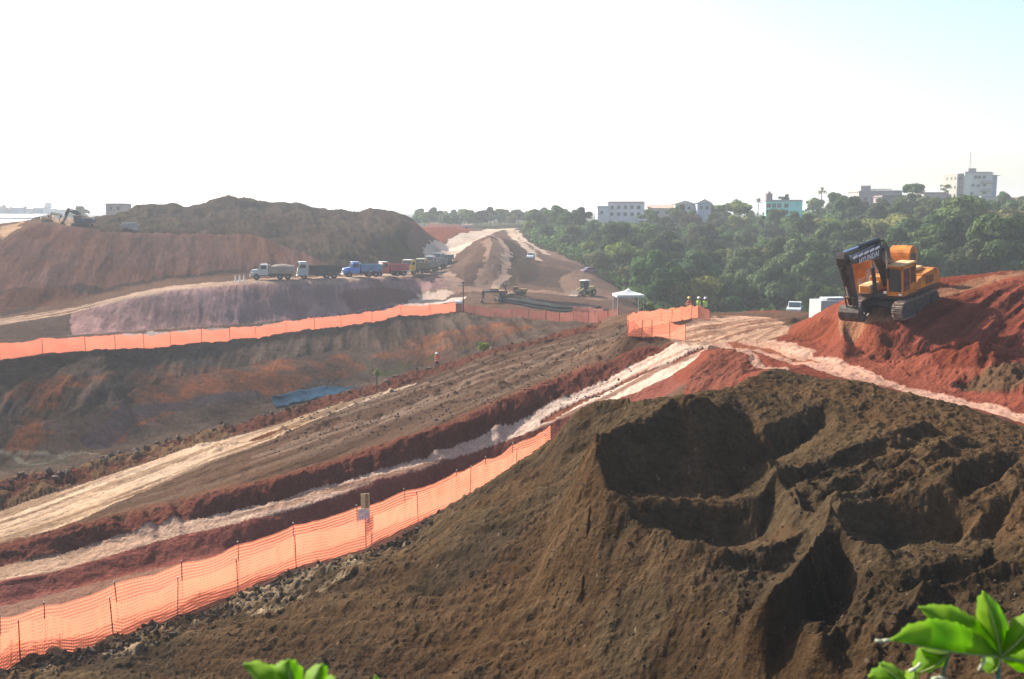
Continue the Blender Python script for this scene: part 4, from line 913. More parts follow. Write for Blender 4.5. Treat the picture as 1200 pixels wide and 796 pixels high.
# distant town at the far left
def town():
    g = random.Random(31)
    cols = [(.55, .52, .48), (.45, .48, .5), (.6, .57, .52), (.5, .38, .32), (.35, .4, .42)]
    spec = [(2, 6, 242), (12, 9, 244), (24, 12, 243.5), (37, 9, 245), (48, 10, 244), (66, 9, 245), (76, 12, 246), (88, 8, 247)]
    for (u, wp, vt) in spec:
        Yd = 640 + g.uniform(-30, 30); a = V(u, 252, Yd); gz = ground(a[0], a[1]); top = V(u, vt, Yd)[2]; w = wp / 1167 * Yd
        k = g.randrange(5)
        t = thing("distant_house", "small pale house of the distant town on the left horizon", "house", (a[0], a[1], gz), g.uniform(-.3, .3), "houses of the distant town")
        b = MB(); b.box((0, 0, (top - gz) / 2), (w, 8, top - gz)); b.build("wall", mm("town_wall_%d" % k, cols[k], .85), t)
        r = MB(); hh = top - gz; r.add([(-w / 2 - .3, -4.4, hh), (w / 2 + .3, -4.4, hh), (w / 2 + .3, 4.4, hh), (-w / 2 - .3, 4.4, hh), (-w / 2, 0, hh + 1.3), (w / 2, 0, hh + 1.3)], [(0, 1, 5, 4), (2, 3, 4, 5), (1, 2, 5), (3, 0, 4), (3, 2, 1, 0)]); r.build("roof", mm("town_roof_%d" % (k % 2), [(.4, .3, .26), (.42, .42, .42)][k % 2], .85), t)
    a = V(57, 252, 650); gz = ground(a[0], a[1]); top = V(57, 238, 650)[2]
    t = thing("church_tower", "pale tower with a stepped top rising above the distant town on the left", "tower", (a[0], a[1], gz))
    b = MB(); hh = top - gz; b.box((0, 0, hh * .4), (6.5, 6, hh * .8)); b.box((1.5, 0, hh * .3), (11, 7, hh * .6)); b.build("wall", M_["town_wall_1"], t); b = MB(); b.box((0, 0, hh * .9), (3.2, 3.2, hh * .24)); b.tube((0, 0, hh), (0, 0, hh + 2.5), .2, .05, 6); b.build("top_stage", M_["town_wall_0"], t)
    # greenhouse-like long roof
    for (u, v0_, v1_, wp, lab) in ((16, 252.5, 258, 58, "long pale flat warehouse roof at the left edge in front of the distant town"), (12, 259, 265, 50, "second long grey warehouse roof at the left edge below the first one")):
        Yd = 470 if v0_ < 255 else 400; a = V(u, v1_, Yd); top = V(u, v0_, Yd)[2]; gz = min(ground(a[0], a[1]), a[2] - 2); w = wp / 1167 * Yd; hh = top - gz
        t = thing("warehouse", lab, "warehouse", (a[0], a[1], gz))
        b = MB(); b.box((0, 0, (hh - 1) / 2), (w, 20, hh - 1)); b.build("wall", M_["town_wall_0"], t)
        b = MB(); b.add([(-w / 2, -10.5, hh - 1.4), (w / 2, -10.5, hh - 1.4), (w / 2, 10, hh + .6), (-w / 2, 10, hh + .6), (-w / 2, 10, hh - 1), (w / 2, 10, hh - 1)], [(0, 1, 2, 3), (3, 2, 5, 4), (0, 4, 5, 1), (0, 3, 4), (1, 5, 2)]); b.build("roof", mm("pale_metal_roof", (.6, .62, .64), .5, noise=.1), t)
    a = V(133, 246, 300); gz = ground(a[0], a[1]); top = V(133, 240.5, 300)[2]; w = 21 / 1167 * 300
    building("brick_store", "plain tan block behind the dark spoil hill on the left skyline", 124, 145, 240.5, 248, 290, 6, (.4, .34, .28), (.35, .3, .26), 0, [(.3, .5, .8, .8), (.7, .5, .8, .8)], cat="building")
    # pale hut and slim posts on the dark hill
    building("site_hut", "small pale site hut with posts on top of the dark hill above the trucks", 317, 328, 242, 248.5, 258, 4, (.42, .38, .34), (.5, .47, .42), 0, [(.3, .5, .6, .6)], cat="hut")
    building("site_container", "small white container on the ledge of the left embankment", 143, 156, 264.5, 272, 189, 2.4, (.33, .31, .29), (.3, .28, .27), 0, [(.5, .5, .5, .5)], cat="container")
    building("far_shed", "low reddish shed on the horizon beyond the bright dirt road", 541, 553, 265, 269, 345, 5, (.5, .33, .26), (.6, .42, .34), 0, [(.5, .5, .7, .5)], cat="shed")
town()
# distant wood on the horizon, centre and left of centre
def far_wood():
    g = random.Random(77)
    for k in range(46):
        u = 486 + k * 3.4 + g.uniform(-2, 2); Yd = 430 + g.uniform(-25, 60)
        x, y, z = at_ground(u, Yd); cr, tk, rad = KIND[g.choice([1, 3, 4, 6])]
        f = g.uniform(.6, 1.0)
        plant_tree("distant_tree", "small tree in the hazy line of trees on the horizon beyond the dirt road", "tree", cr, tk, (x, y, z - .5), g.uniform(0, 6), (f, f, f), "trees on the horizon beyond the dirt road")
    for k in range(26):
        u = -20 + k * 4.6 + g.uniform(-2, 2); Yd = 560 + g.uniform(-30, 60)
        x, y, z = at_ground(u, Yd); cr, tk, rad = KIND[g.choice([1, 3, 4])]; f = g.uniform(.5, .85)
        plant_tree("town_tree", "dark small tree among the houses of the distant town on the left", "tree", cr, tk, (x, y, z - 1), g.uniform(0, 6), (f, f, f), "trees among the distant town")
far_wood()
# ------------------------------------------------------------------ orange net fences
def net_mat(k=1.0, NET_A=.22):
    m = bpy.data.materials.new("orange_netting"); m.use_nodes = True; nt = m.node_tree; b = nt.nodes["Principled BSDF"]
    b.inputs["Base Color"].default_value = (.46 * k, .15 * k ** 1.6, .10 * k ** 1.6, 1); b.inputs["Roughness"].default_value = .55
    t = nt.nodes.new("ShaderNodeBsdfTranslucent"); t.inputs[0].default_value = (.64 * k, .215 * k ** 1.6, .13 * k ** 1.6, 1)
    ms = nt.nodes.new("ShaderNodeMixShader"); ms.inputs[0].default_value = .62
    nt.links.new(b.outputs[0], ms.inputs[1]); nt.links.new(t.outputs[0], ms.inputs[2])
    uv = nt.nodes.new("ShaderNodeUVMap"); sp = nt.nodes.new("ShaderNodeSeparateXYZ"); nt.links.new(uv.outputs[0], sp.inputs[0])
    def band(src, freq, width):
        a = nt.nodes.new("ShaderNodeMath"); a.operation = 'MULTIPLY'; a.inputs[1].default_value = freq; nt.links.new(src, a.inputs[0])
        f = nt.nodes.new("ShaderNodeMath"); f.operation = 'FRACT'; nt.links.new(a.outputs[0], f.inputs[0])
        l = nt.nodes.new("ShaderNodeMath"); l.operation = 'LESS_THAN'; l.inputs[1].default_value = width; nt.links.new(f.outputs[0], l.inputs[0]); return l.outputs[0]
    h = band(sp.outputs[1], 11.0, .42); v = band(sp.outputs[0], 16.0, .25)
    mx = nt.nodes.new("ShaderNodeMath"); mx.operation = 'MAXIMUM'; nt.links.new(h, mx.inputs[0]); nt.links.new(v, mx.inputs[1])
    n = nt.nodes.new("ShaderNodeTexNoise"); n.inputs["Scale"].default_value = .8; nt.links.new(uv.outputs[0], n.inputs[0])
    mr = nt.nodes.new("ShaderNodeMapRange"); mr.inputs[3].default_value = NET_A; mr.inputs[4].default_value = 1.0; nt.links.new(mx.outputs[0], mr.inputs[0])
    k = nt.nodes.new("ShaderNodeMath"); k.operation = 'MULTIPLY_ADD'; k.inputs[1].default_value = .25; k.inputs[2].default_value = -.13; nt.links.new(n.outputs[0], k.inputs[0])
    ad = nt.nodes.new("ShaderNodeMath"); ad.operation = 'ADD'; ad.use_clamp = True; nt.links.new(mr.outputs[0], ad.inputs[0]); nt.links.new(k.outputs[0], ad.inputs[1])
    tr = nt.nodes.new("ShaderNodeBsdfTransparent"); m2 = nt.nodes.new("ShaderNodeMixShader")
    nt.links.new(ad.outputs[0], m2.inputs[0]); nt.links.new(tr.outputs[0], m2.inputs[1]); nt.links.new(ms.outputs[0], m2.inputs[2])
    nt.links.new(m2.outputs[0], nt.nodes["Material Output"].inputs[0])
    return m
NET_A = .22
NETM = net_mat(); NETF = net_mat(.80, .8)
postm = mm("rusty_rebar", (.10, .05, .035), .8, noise=.3, scale=10)
capm = mm("white_cap", (.7, .66, .62), .6)
def fence(label, base, ht, posts=True, post_r=.022, group=None, step=2.2, seed=1, sink=.02, lean=0.0, caps=True, ht2=None):
    """base: list of (x, y); net follows the ground between posts"""
    g = random.Random(seed)
    t = thing("net_fence", label, "fence", (base[0][0], base[0][1], ground(*base[0])), 0, group)
    o0 = Vector(t.location)
    vs_, fs, uvs = [], [], []; dist_ = 0.0; NR = 6; last = None; ncol = 0; pl = []
    for i in range(len(base) - 1):
        a, b = Vector(base[i]), Vector(base[i + 1]); ln = (b - a).length; n = max(2, int(ln / .35)); npost = max(1, round(ln / step))
        d = (b - a).normalized(); nrm = Vector((-d.y, d.x))
        for k in range(n + (i == len(base) - 2)):
            f = k / n; p = a.lerp(b, f); z = ground(p.x, p.y)
            ph = (f * npost) % 1.0; sag = .09 * math.sin(math.pi * ph) * (.5 + vn(np.array([dist_]), np.array([seed * 3.1]))[0])
            hh = (ht + ((ht2 or ht) - ht) * (i + f) / (len(base) - 1)) * (1 - sag) + .04 * (vn(np.array([dist_ / (1.7 if base[0][1] < 85 else 9)]), np.array([seed * 1.0]))[0] - .5)
            for r in range(NR):
                q = r / (NR - 1); off = .06 * math.sin(math.pi * ph) * math.sin(3 * q + dist_ * .7) + .05 * (vn(np.array([dist_ * 1.3]), np.array([q * 3 + seed]))[0] - .5)
                vs_.append((p.x + nrm.x * off - o0.x, p.y + nrm.y * off - o0.y, z - sink + hh * q - o0.z)); uvs.append((dist_, q))
            if last is not None:
                for r in range(NR - 1): a0 = (ncol - 1) * NR + r; b0 = ncol * NR + r; fs.append((a0, b0, b0 + 1, a0 + 1))
            ncol += 1; dist_ += ln / n; last = p
        for k in range(npost): p = a.lerp(b, k / npost); pl.append((p.x, p.y))
    pl.append(tuple(base[-1]))
    me = bpy.data.meshes.new("net"); me.from_pydata(vs_, [], fs); ul = me.uv_layers.new(name="UVMap")
    for lp in me.loops: ul.data[lp.index].uv = uvs[lp.vertex_index]
    me.materials.append(NETF if 'pit' in label else NETM); me.update(); no = bpy.data.objects.new("net", me); scene.collection.objects.link(no); no.parent = t
    if posts:
        pm = MB(); pm.tube((0, 0, -.25), (0, 0, (min(ht, ht2) if ht2 else ht) + .06), post_r, post_r, 6)
        if caps: pm.ball((0, 0, ht + .08), post_r * 1.5, 6, 4, mi=1)
        p0 = pm.build("post", [postm, capm], t)
        for j, (x, y) in enumerate(pl):
            q = p0 if j == 0 else p0.copy()
            if j: scene.collection.objects.link(q); q.parent = t
            q.location = (x - o0.x, y - o0.y, ground(x, y) - o0.z); q.rotation_euler = (g.uniform(-.05, .05), g.uniform(-.05, .05), 0)
    return t
def XY(*l): return [V(*p)[:2] for p in l]
fence("nearest orange net fence, running along the foot of the big brown mound", XY((-60, 803, 33.8), (24, 778, 35.5), (133, 749, 37.5), (208, 718, 39.5), (279, 696, 41.5), (347, 662, 43.5), (429, 642, 46), (490, 609, 48.5), (551, 579, 51.5), (605, 556, 54.5), (640, 540, 57)), 1.5, step=3.2, seed=3, group=None)
fence("orange net fence just behind the nearest one, in front of the dark red bank", XY((-60, 785, 34.6), (0, 768, 36), (53, 752, 37.2), (139, 727, 39.4), (214, 700, 41.3), (280, 676, 43.3), (345, 653, 45.5), (420, 630, 48), (475, 609, 50), (534, 587, 53), (600, 553, 57), (645, 528, 60)), 1.6, step=3.2, seed=9)
fence("long orange net fence along the far rim of the pit, left part", XY((-60, 428, 94.6), (0, 421, 99.6), (50, 415, 107), (100, 410, 113.6), (200, 403, 124.6), (300, 394, 139.6), (400, 381, 151.6), (470, 370, 159.6), (537, 366, 164.6)), 1.75, step=5, seed=4, post_r=.04, caps=False)
fence("orange net fence along the far pit rim, right part ending near the white tent", XY((542, 366, 164), (600, 371, 149.6), (640, 375, 141.6), (690, 378, 127.6), (725, 374, 114.6)), 1.4, step=5, seed=5, post_r=.04, caps=False)
fence("short upper orange net fence between the dark pipe heap and the white tent", XY((618, 356, 168), (655, 364, 156), (690, 367, 146), (728, 370, 122)), .9, step=5, seed=6, post_r=.03, caps=False)
fence("orange net fence along the back edge of the pale plateau beside the workers", XY((735, 391, 72.3), (737, 387, 76), (748, 383, 79), (775, 378.5, 81), (810, 372.5, 86), (818, 372, 87), (832, 371, 84.5)), 1.62, ht2=1.02, step=2.0, seed=7, caps=False)
fence("sparse orange net fence at the front left corner of the pale plateau", XY((735, 391, 72.2), (752, 392, 72.3), (764, 393.5, 72.3), (785, 398, 72.6), (803, 400, 73)), 1.25, step=1.6, seed=8, caps=False)

# sign on its stake behind the near net
sx, sy = V(429, 640, 46.6)[:2]; sz = ground(sx, sy)
t = thing("notice_board", "small pale notice board on a stake, rising above the orange nets", "sign", (sx, sy, sz), R(8))
b = MB(); b.box((0, 0, 1.25), (.07, .05, 2.6)); b.build("stake", wood, t)
b = MB(); b.box((0, -.05, 2.2), (.42, .03, .74), bev=.006); b.build("board", mm("cream_board", (.85, .66, .36), .7, noise=.15, scale=6), t)
b = MB(); b.box((.08, -.07, 2.2), (.16, .012, .70)); b.build("brown_stripe", mm("faded_brown", (.5, .26, .12), .8, noise=.3, scale=9), t)
b = MB(); b.box((-.08, -.06, 1.45), (.56, .02, .72), bev=.005); b.build("sheet", mm("pale_sheet", (.8, .74, .7), .8, noise=.3, scale=5), t)
# thin pole and its box at the pit rim
x, y = V(543, 361, 162)[:2]; z = ground(x, y)
t = thing("thin_pole", "thin dark pole with short arms standing at the rim of the pit", "pole", (x, y, z))
b = MB(); b.tube((0, 0, -.3), (0, 0, 4.8), .11, .08, 8); b.build("shaft", steel, t)
b = MB(); b.tube((-.9, 0, 4.3), (.9, 0, 4.4), .05, .05, 6); b.tube((-.5, 0, 3.1), (.5, 0, 3.1), .05, .05, 6); b.box((0, 0, 4.75), (.35, .3, .35)); b.build("cross_arm", steel, t)
x, y = V(538, 366, 163)[:2]; z = ground(x, y)
t = thing("white_box", "small white topped crate beside the thin pole on the orange net", "box", (x, y - 1, z))
b = MB(); b.box((0, 0, .7), (.95, .8, 1.4), bev=.03); b.build("body", mm("red_crate", (.32, .09, .06), .7, noise=.2), t); b = MB(); b.box((0, 0, 1.6), (1.1, .95, .4), bev=.05); b.build("lid", mm("white_paint", (.72, .72, .72), .5), t)

# ------------------------------------------------------------------ excavator
orange = mm("orange_paint", (.50, .165, .018), .55, spec=.3, noise=.45, scale=1.6, bump=.05, bscale=30)
cream = mm("dusty_orange", (.55, .33, .15), .8, noise=.3, scale=2.5)
black = mm("black_paint", (.018, .020, .024), .38, spec=.5, noise=.5, scale=2)
grease = mm("worn_dark_metal", (.07, .055, .045), .6, metal=.3, noise=.5, scale=4, bump=.3)
chrome = mm("ram_chrome", (.55, .6, .68), .25, metal=.9)
def excavator(loc, rz, label, body=orange, boomm=black, d1=(1.7, 3.85), tip=(5.7, 3.2), pin=(4.55, .55), detail=True, group=None, sc=1.0, glassm=glass):
    t = thing("excavator", label, "excavator", loc, rz, group, sc)
    for s in (-1, 1):
        # crawler: stadium-shaped belt with shoes
        y0 = s * 1.3; prof = []
        for k in range(11): a = -math.pi / 2 + math.pi * k / 10; prof.append((1.85 + .48 * math.cos(a), .50 + .48 * math.sin(a)))
        for k in range(11): a = math.pi / 2 + math.pi * k / 10; prof.append((-1.85 + .48 * math.cos(a), .50 + .48 * math.sin(a)))
        b = MB(); b.prism(prof, y0 - .2, y0 + .2); tr = b.build("track", grease, t)
        pr = [Vector((p[0], p[1])) for p in prof]; per = sum((pr[(i + 1) % len(pr)] - pr[i]).length for i in range(len(pr)))
        nsh = 46; b = MB(); acc = 0; i = 0
        for k in range(nsh):
            tgt = per * k / nsh
            while acc + (pr[(i + 1) % len(pr)] - pr[i]).length < tgt: acc += (pr[(i + 1) % len(pr)] - pr[i]).length; i += 1
            a, c = pr[i], pr[(i + 1) % len(pr)]; f = (tgt - acc) / max((c - a).length, 1e-6); p = a.lerp(c, f); d = (c - a).normalized(); ang = math.atan2(d.y, d.x)
            Mx = Matrix.Translation((p.x, y0, p.y)) @ Matrix.Rotation(-ang, 4, 'Y'); b.box((0, 0, 0), (.19, .62, .07), M=Mx); b.box((0.05, 0, -.06), (.03, .6, .06), M=Mx)
        b.build("track_shoes", dusty, tr)
        b = MB()
        for x in (-1.85, 1.85): b.tube((x, y0 - .26, .5), (x, y0 + .26, .5), .34, .34, 14)
        for x in (-1.2, -.6, 0, .6, 1.2): b.tube((x, y0 - .25, .22), (x, y0 + .25, .22), .17, .17, 10)
        b.build("rollers", steel, tr)
    b = MB(); b.box((0, 0, .62), (2.2, 2.3, .42), bev=.06); b.tube((0, 0, .8), (0, 0, 1.12), .75, .75, 20); b.build("undercarriage", steel, t)
    b = MB(); b.box((-.55, 0, 1.24), (4.3, 2.75, .26), bev=.04); b.build("deck", black, t)
    # engine house with sloping top, counterweight
    b = MB(); b.prism([(-.75, 1.37), (-.75, 2.15), (-2.3, 2.32), (-2.3, 1.37)], -1.38, 1.38); hb = b.build("engine_housing", body, t)
    b = MB()
    for k in range(5): b.box((-1.2 - k * .2, 1.386, 1.75), (.1, .02, .5))
    b.build("vent", black, hb)
    b = MB(); b.box((-1.55, .35, 2.36), (1.2, .9, .22), bev=.06); b.build("engine_cover", cream, t)
    b = MB(); b.box((-1.75, -.7, 2.36), (.9, .7, .26), bev=.05); b.tube((-1.3, -.6, 2.3), (-1.3, -.6, 2.85), .07, .07, 10); b.build("exhaust", black, t)
    pr = []
    for k in range(7): a = -math.pi / 2 + math.pi * k / 6; pr.append((-2.32 - .65 * math.cos(a) ** .5 if k not in (0, 6) else -2.32, 1.75 + .58 * math.sin(a)))
    b = MB(); b.prism(pr, -1.36, 1.36); b.build("counterweight", body, t)
    # left side body behind cab (long orange panel), tool boxes right of the boom
    b = MB(); b.prism([(.55, 1.37), (-.75, 1.37), (-.75, 2.1), (-.2, 2.0), (.3, 1.62)], .5, 1.39); b.build("side_panel", body, t)
    b = MB(); b.box((1.15, -.98, 1.62), (1.3, .75, .55), bev=.06); tb = b.build("tool_box", cream, t)
    b = MB(); b.box((1.81, -.98, 1.62), (.02, .5, .3)); b.build("tool_box_door", body, tb)
    b = MB(); b.box((.1, -.95, 1.8), (.9, .8, .85), bev=.06); b.build("fuel_tank", body, t)
    b = MB(); b.path([(1.7, -1.3, 1.4), (1.7, -1.3, 2.15), (.4, -1.3, 2.35), (-.6, -1.3, 2.3)], [.025] * 4, 6); b.build("handrail", body, t)
    # cab: frame posts, roof, glass
    cx0, cx1, cy0, cy1, cz0, cz1 = .05, 1.72, .42, 1.40, 1.3, 3.05
    b = MB(); b.box(((cx0 + cx1) / 2, (cy0 + cy1) / 2, cz0 + .13), (cx1 - cx0, cy1 - cy0, .26), bev=.03)
    b.prism([(cx0, cz0 + .1), (cx0, cz0 + .55), (cx0 + .62, cz0 + .62), (cx0 + .95, cz0 + .1)], cy1 - .07, cy1)
    b.prism([(cx0, cz0 + .1), (cx0, cz0 + .55), (cx0 + .62, cz0 + .62), (cx0 + .95, cz0 + .1)], cy0, cy0 + .07)
    for x, y in ((cx0 + .05, cy0 + .05), (cx0 + .05, cy1 - .05), (cx1 - .05, cy0 + .05), (cx1 - .05, cy1 - .05)): b.box((x, y, (cz0 + cz1) / 2), (.10, .10, cz1 - cz0))
    b.box((cx0 + .78, cy1 - .04, (cz0 + cz1) / 2), (.08, .08, cz1 - cz0)); b.box(((cx0 + cx1) / 2, cy1 - .04, cz1 - .1), (cx1 - cx0, .09, .14)); b.box((cx1 - .05, (cy0 + cy1) / 2, cz1 - .08), (.1, cy1 - cy0, .12))
    cab = b.build("cab", body, t)
    b = MB(); b.box(((cx0 + cx1) / 2, (cy0 + cy1) / 2, cz1 + .05), (cx1 - cx0 + .08, cy1 - cy0 + .06, .13), bev=.05); b.build("cab_roof", cream, cab)
    b = MB(); b.box((cx1 - .03, (cy0 + cy1) / 2, 2.28), (.02, cy1 - cy0 - .16, 1.35)); b.build("windshield", glassm, cab)
    b = MB(); b.box((cx0 + .42, cy1 - .03, 2.42), (.62, .02, 1.02)); b.box((cx0 + 1.22, cy1 - .03, 2.28), (.78, .02, 1.35)); b.box(((cx0 + cx1) / 2, cy0 + .03, 2.35), (1.5, .02, 1.2)); b.build("side_window", glassm, cab)
    b = MB(); b.box((.7, .9, 1.95), (.5, .5, .12), bev=.03); b.box((.48, .9, 2.3), (.12, .48, .7), bev=.03); b.build("driver_seat", black, cab)
    b = MB(); b.box((cx1 + .04, cy1 - .15, 1.42), (.06, .18, .12)); b.build("work_light", lampm, t)
    b = MB(); b.box((cx1 + .02, cy0 - .12, 1.5), (.06, .18, .12)); b.build("work_light", lampm, t)
    # boom: banana box section
    a = (.55, 1.75); dx, dz = d1
    up = [(a[0] - .12, a[1] + .18), ((a[0] + dx) / 2 - .38, (a[1] + dz) / 2 + .28), (dx - .35, dz + .12), (dx + .35, dz + .28), ((dx + tip[0]) / 2, (dz + tip[1]) / 2 + .26), (tip[0], tip[1] + .16)]
    lo = [(tip[0], tip[1] - .14), ((dx + tip[0]) / 2, (dz + tip[1]) / 2 - .28), (dx + .25, dz - .55), ((a[0] + dx) / 2 + .22, (a[1] + dz) / 2 - .25), (a[0] + .22, a[1] - .1)]
    b = MB(); n = len(up)
    # split the banana outline into convex quads
    for i in range(5):
        q = [up[i], up[i + 1], ([(a[0] + .22, a[1] - .1)] + lo[::-1][1:])[min(i + 1, 4)] if False else None, None]
    U = up; Lw = lo[::-1]; Lw = [Lw[0], Lw[1], Lw[2], Lw[2], Lw[3], Lw[4]]
    for i in range(5):
        ql = [U[i], U[i + 1], Lw[i + 1], Lw[i]]
        if Lw[i] == Lw[i + 1]: ql = [U[i], U[i + 1], Lw[i]]
        b.prism(ql[::-1], -.30, .30)
    bm_ = b.build("boom", boomm, t)
    b = MB(); b.tube((tip[0], -.42, tip[1]), (tip[0], .42, tip[1]), .13, .13, 12); b.tube((dx + .1, -.4, dz - .1), (dx + .1, .4, dz - .1), .11, .11, 12); b.tube((a[0], -.4, a[1]), (a[0], .4, a[1]), .15, .15, 12); b.build("pivot_pin", grease, bm_)
    # lift rams beside the boom
    for s in (-1, 1):
        p0 = Vector((1.45, s * .46, 1.4)); p1 = Vector((dx + .15, s * .46, dz - .15)); md = p0.lerp(p1, .6)
        b = MB(); b.tube(p0, md, .12, .12, 10); r = b.build("lift_ram", boomm, t); b = MB(); b.tube(md, p1, .065, .065, 8); b.build("rod", chrome, r)
    # arm ram on top of the boom
    p0 = Vector((dx + .15, 0, dz + .52)); ax = Vector((tip[0] + .18, 0, tip[1] + .62)); md = p0.lerp(ax, .55)
    b = MB(); b.tube(p0, md, .13, .13, 10); r = b.build("arm_ram", boomm, t); b = MB(); b.tube(md, ax, .07, .07, 8); b.build("rod", chrome, r)
    b = MB(); b.prism([(dx - .1, dz + .15), (dx + .4, dz + .2), (dx + .25, dz + .62), (dx + .05, dz + .62)][::-1], -.1, .1); b.build("ram_bracket", boomm, t)
    # hydraulic hoses over the elbow
    b = MB()
    for s in (-.22, -.1, .1, .22): b.path([(.4, s, 2.0), (dx - .75, s, dz - .2), (dx - .15, s, dz + .45), (dx + .6, s, dz + .42), (tip[0] - .3, s, tip[1] + .4)], [.03] * 5, 6)
    b.build("hoses", rubber, t)
    # arm
    A = Vector((tip[0], tip[1])); Bp = Vector((pin[0], pin[1])); D = (Bp - A).normalized(); N = Vector((-D.y, D.x))
    if N.x < 0: N = -N
    q = [A - D * .75 + N * .12, A - D * .45 + N * .36, A + D * .5 + N * .30, Bp + N * .12, Bp - N * .12, A + D * .3 - N * .28, A - D * .3 - N * .22]
    b = MB(); b.prism([(p.x, p.y) for p in q][::-1], -.24, .24); arm = b.build("arm", mm("arm_dark", (.05, .035, .03), .55, noise=.6, scale=2), t)
    p0 = A + D * .1 + N * .42; p1 = Bp - D * .75 + N * .38
    b = MB(); m_ = p0.lerp(p1, .6); b.tube((p0.x, 0, p0.y), (m_.x, 0, m_.y), .10, .10, 10); r = b.build("bucket_ram", boomm, t); b = MB(); b.tube((m_.x, 0, m_.y), (p1.x, 0, p1.y), .055, .055, 8); b.build("rod", chrome, r)
    b = MB()
    for s in (-.27, .27): b.path([(p1.x, s, p1.y), ((Bp - D * .4 - N * .05).x, s, (Bp - D * .4 - N * .05).y)], [.05, .05], 6); b.path([(p1.x, s * .8, p1.y), ((Bp + N * .45 + D * .1).x, s * .8, (Bp + N * .45 + D * .1).y)], [.05, .05], 6)
    b.build("linkage", grease, t)
    # bucket: curled shell opened towards the cab, side plates, teeth
    c = Vector((pin[0] + .1, pin[1] - .38)); sh = []
    for k in range(9): a_ = math.radians(65 - k * 26); sh.append((c.x + .62 * math.cos(a_), c.y + .52 * math.sin(a_)))
    inn = [((p[0] - c.x) * .88 + c.x, (p[1] - c.y) * .88 + c.y) for p in sh]
    b = MB()
    for i in range(8): b.prism([sh[i], sh[i + 1], inn[i + 1], inn[i]], -.62, .62)
    for s in (-.62, .59):
        for i in range(8): b.prism([inn[i], inn[i + 1], (c.x, c.y)], s, s + .03)
    bk = b.build("bucket", grease, t)
    b = MB(); e = Vector(sh[-1]); tdir = (Vector(sh[-1]) - Vector(sh[-2])).normalized()
    for k in range(5): y = -.52 + k * .26; p = e + tdir * .28; b.prism([(e.x, e.y), (p.x, p.y), (e.x + .06, e.y - .06), (e.x + .03, e.y + .03)], y - .05, y + .05)
    b.build("teeth", dusty, bk)
    return t, bm_
x0, y0 = 23.3, 60.3
zg = ground(x0, y0)
# level pad under the machine comes from the terrain; sit on the higher of the samples under the tracks
HD = R(-138)
zs = [ground(x0 + math.cos(HD) * a - math.sin(HD) * b_, y0 + math.sin(HD) * a + math.cos(HD) * b_) for a in (-1.9, 0, 1.9) for b_ in (-1.3, 1.3)]
ex, boom = excavator((x0, y0, sum(zs) / 6 - .06), HD, "large orange and black excavator digging on top of the red earth hill", d1=(1.75, 4.15), tip=(5.65, 3.95), pin=(4.75, 1.3))
ex.rotation_euler = (0, R(8), HD)
def lettering(txt, size, loc, rot, material, parent, ext=.012, name="lettering"):
    cu = bpy.data.curves.new(name, 'FONT'); cu.body = txt; cu.size = size; cu.extrude = ext; cu.align_x = 'CENTER'; cu.align_y = 'CENTER'; cu.offset = .002; cu.space_character = 1.12
    o = bpy.data.objects.new(name, cu); scene.collection.objects.link(o)
    dg = bpy.context.evaluated_depsgraph_get(); me = bpy.data.meshes.new_from_object(o.evaluated_get(dg)); bpy.data.objects.remove(o)
    me.materials.clear(); me.materials.append(material); o = bpy.data.objects.new(name, me); scene.collection.objects.link(o); o.parent = parent; o.location = loc; o.rotation_euler = rot; return o
whitep = mm("white_letter_paint", (.8, .8, .78), .7)
# the name along the camera side of the boom (its left flank, y = +0.30) reading from tip to elbow
an = math.atan2(3.95 - 4.15, 5.65 - 1.75)
lo_ = lettering("HYUNDAI", .46, (3.5, .318, 3.90), (0, 0, 0), whitep, boom)
def face_mat(an): return Matrix(((-math.cos(an), 0, 0), (0, 0, 1), (-math.sin(an), 1, 0))) 
# text x axis runs backwards along the boom (so it reads left to right from the left side), text y is up, normal +y
xa = Vector((-math.cos(an), 0, -math.sin(an))); na = Vector((0, 1, 0)); ya = na.cross(xa)
lo_.rotation_euler = Matrix((xa, ya, na)).transposed().to_euler()
b = MB()
for k in range(5):   # the pale slanted strokes above the name
    f = 2.25 + k * .62; z = 4.17 + (f - 1.7) * math.tan(an) + .17
    b.prism([(f, z - .04), (f + .5, z - .12), (f + .56, z + .02), (f + .06, z + .10)][::-1], .302, .312)
b.build("white_stripe", whitep, boom)

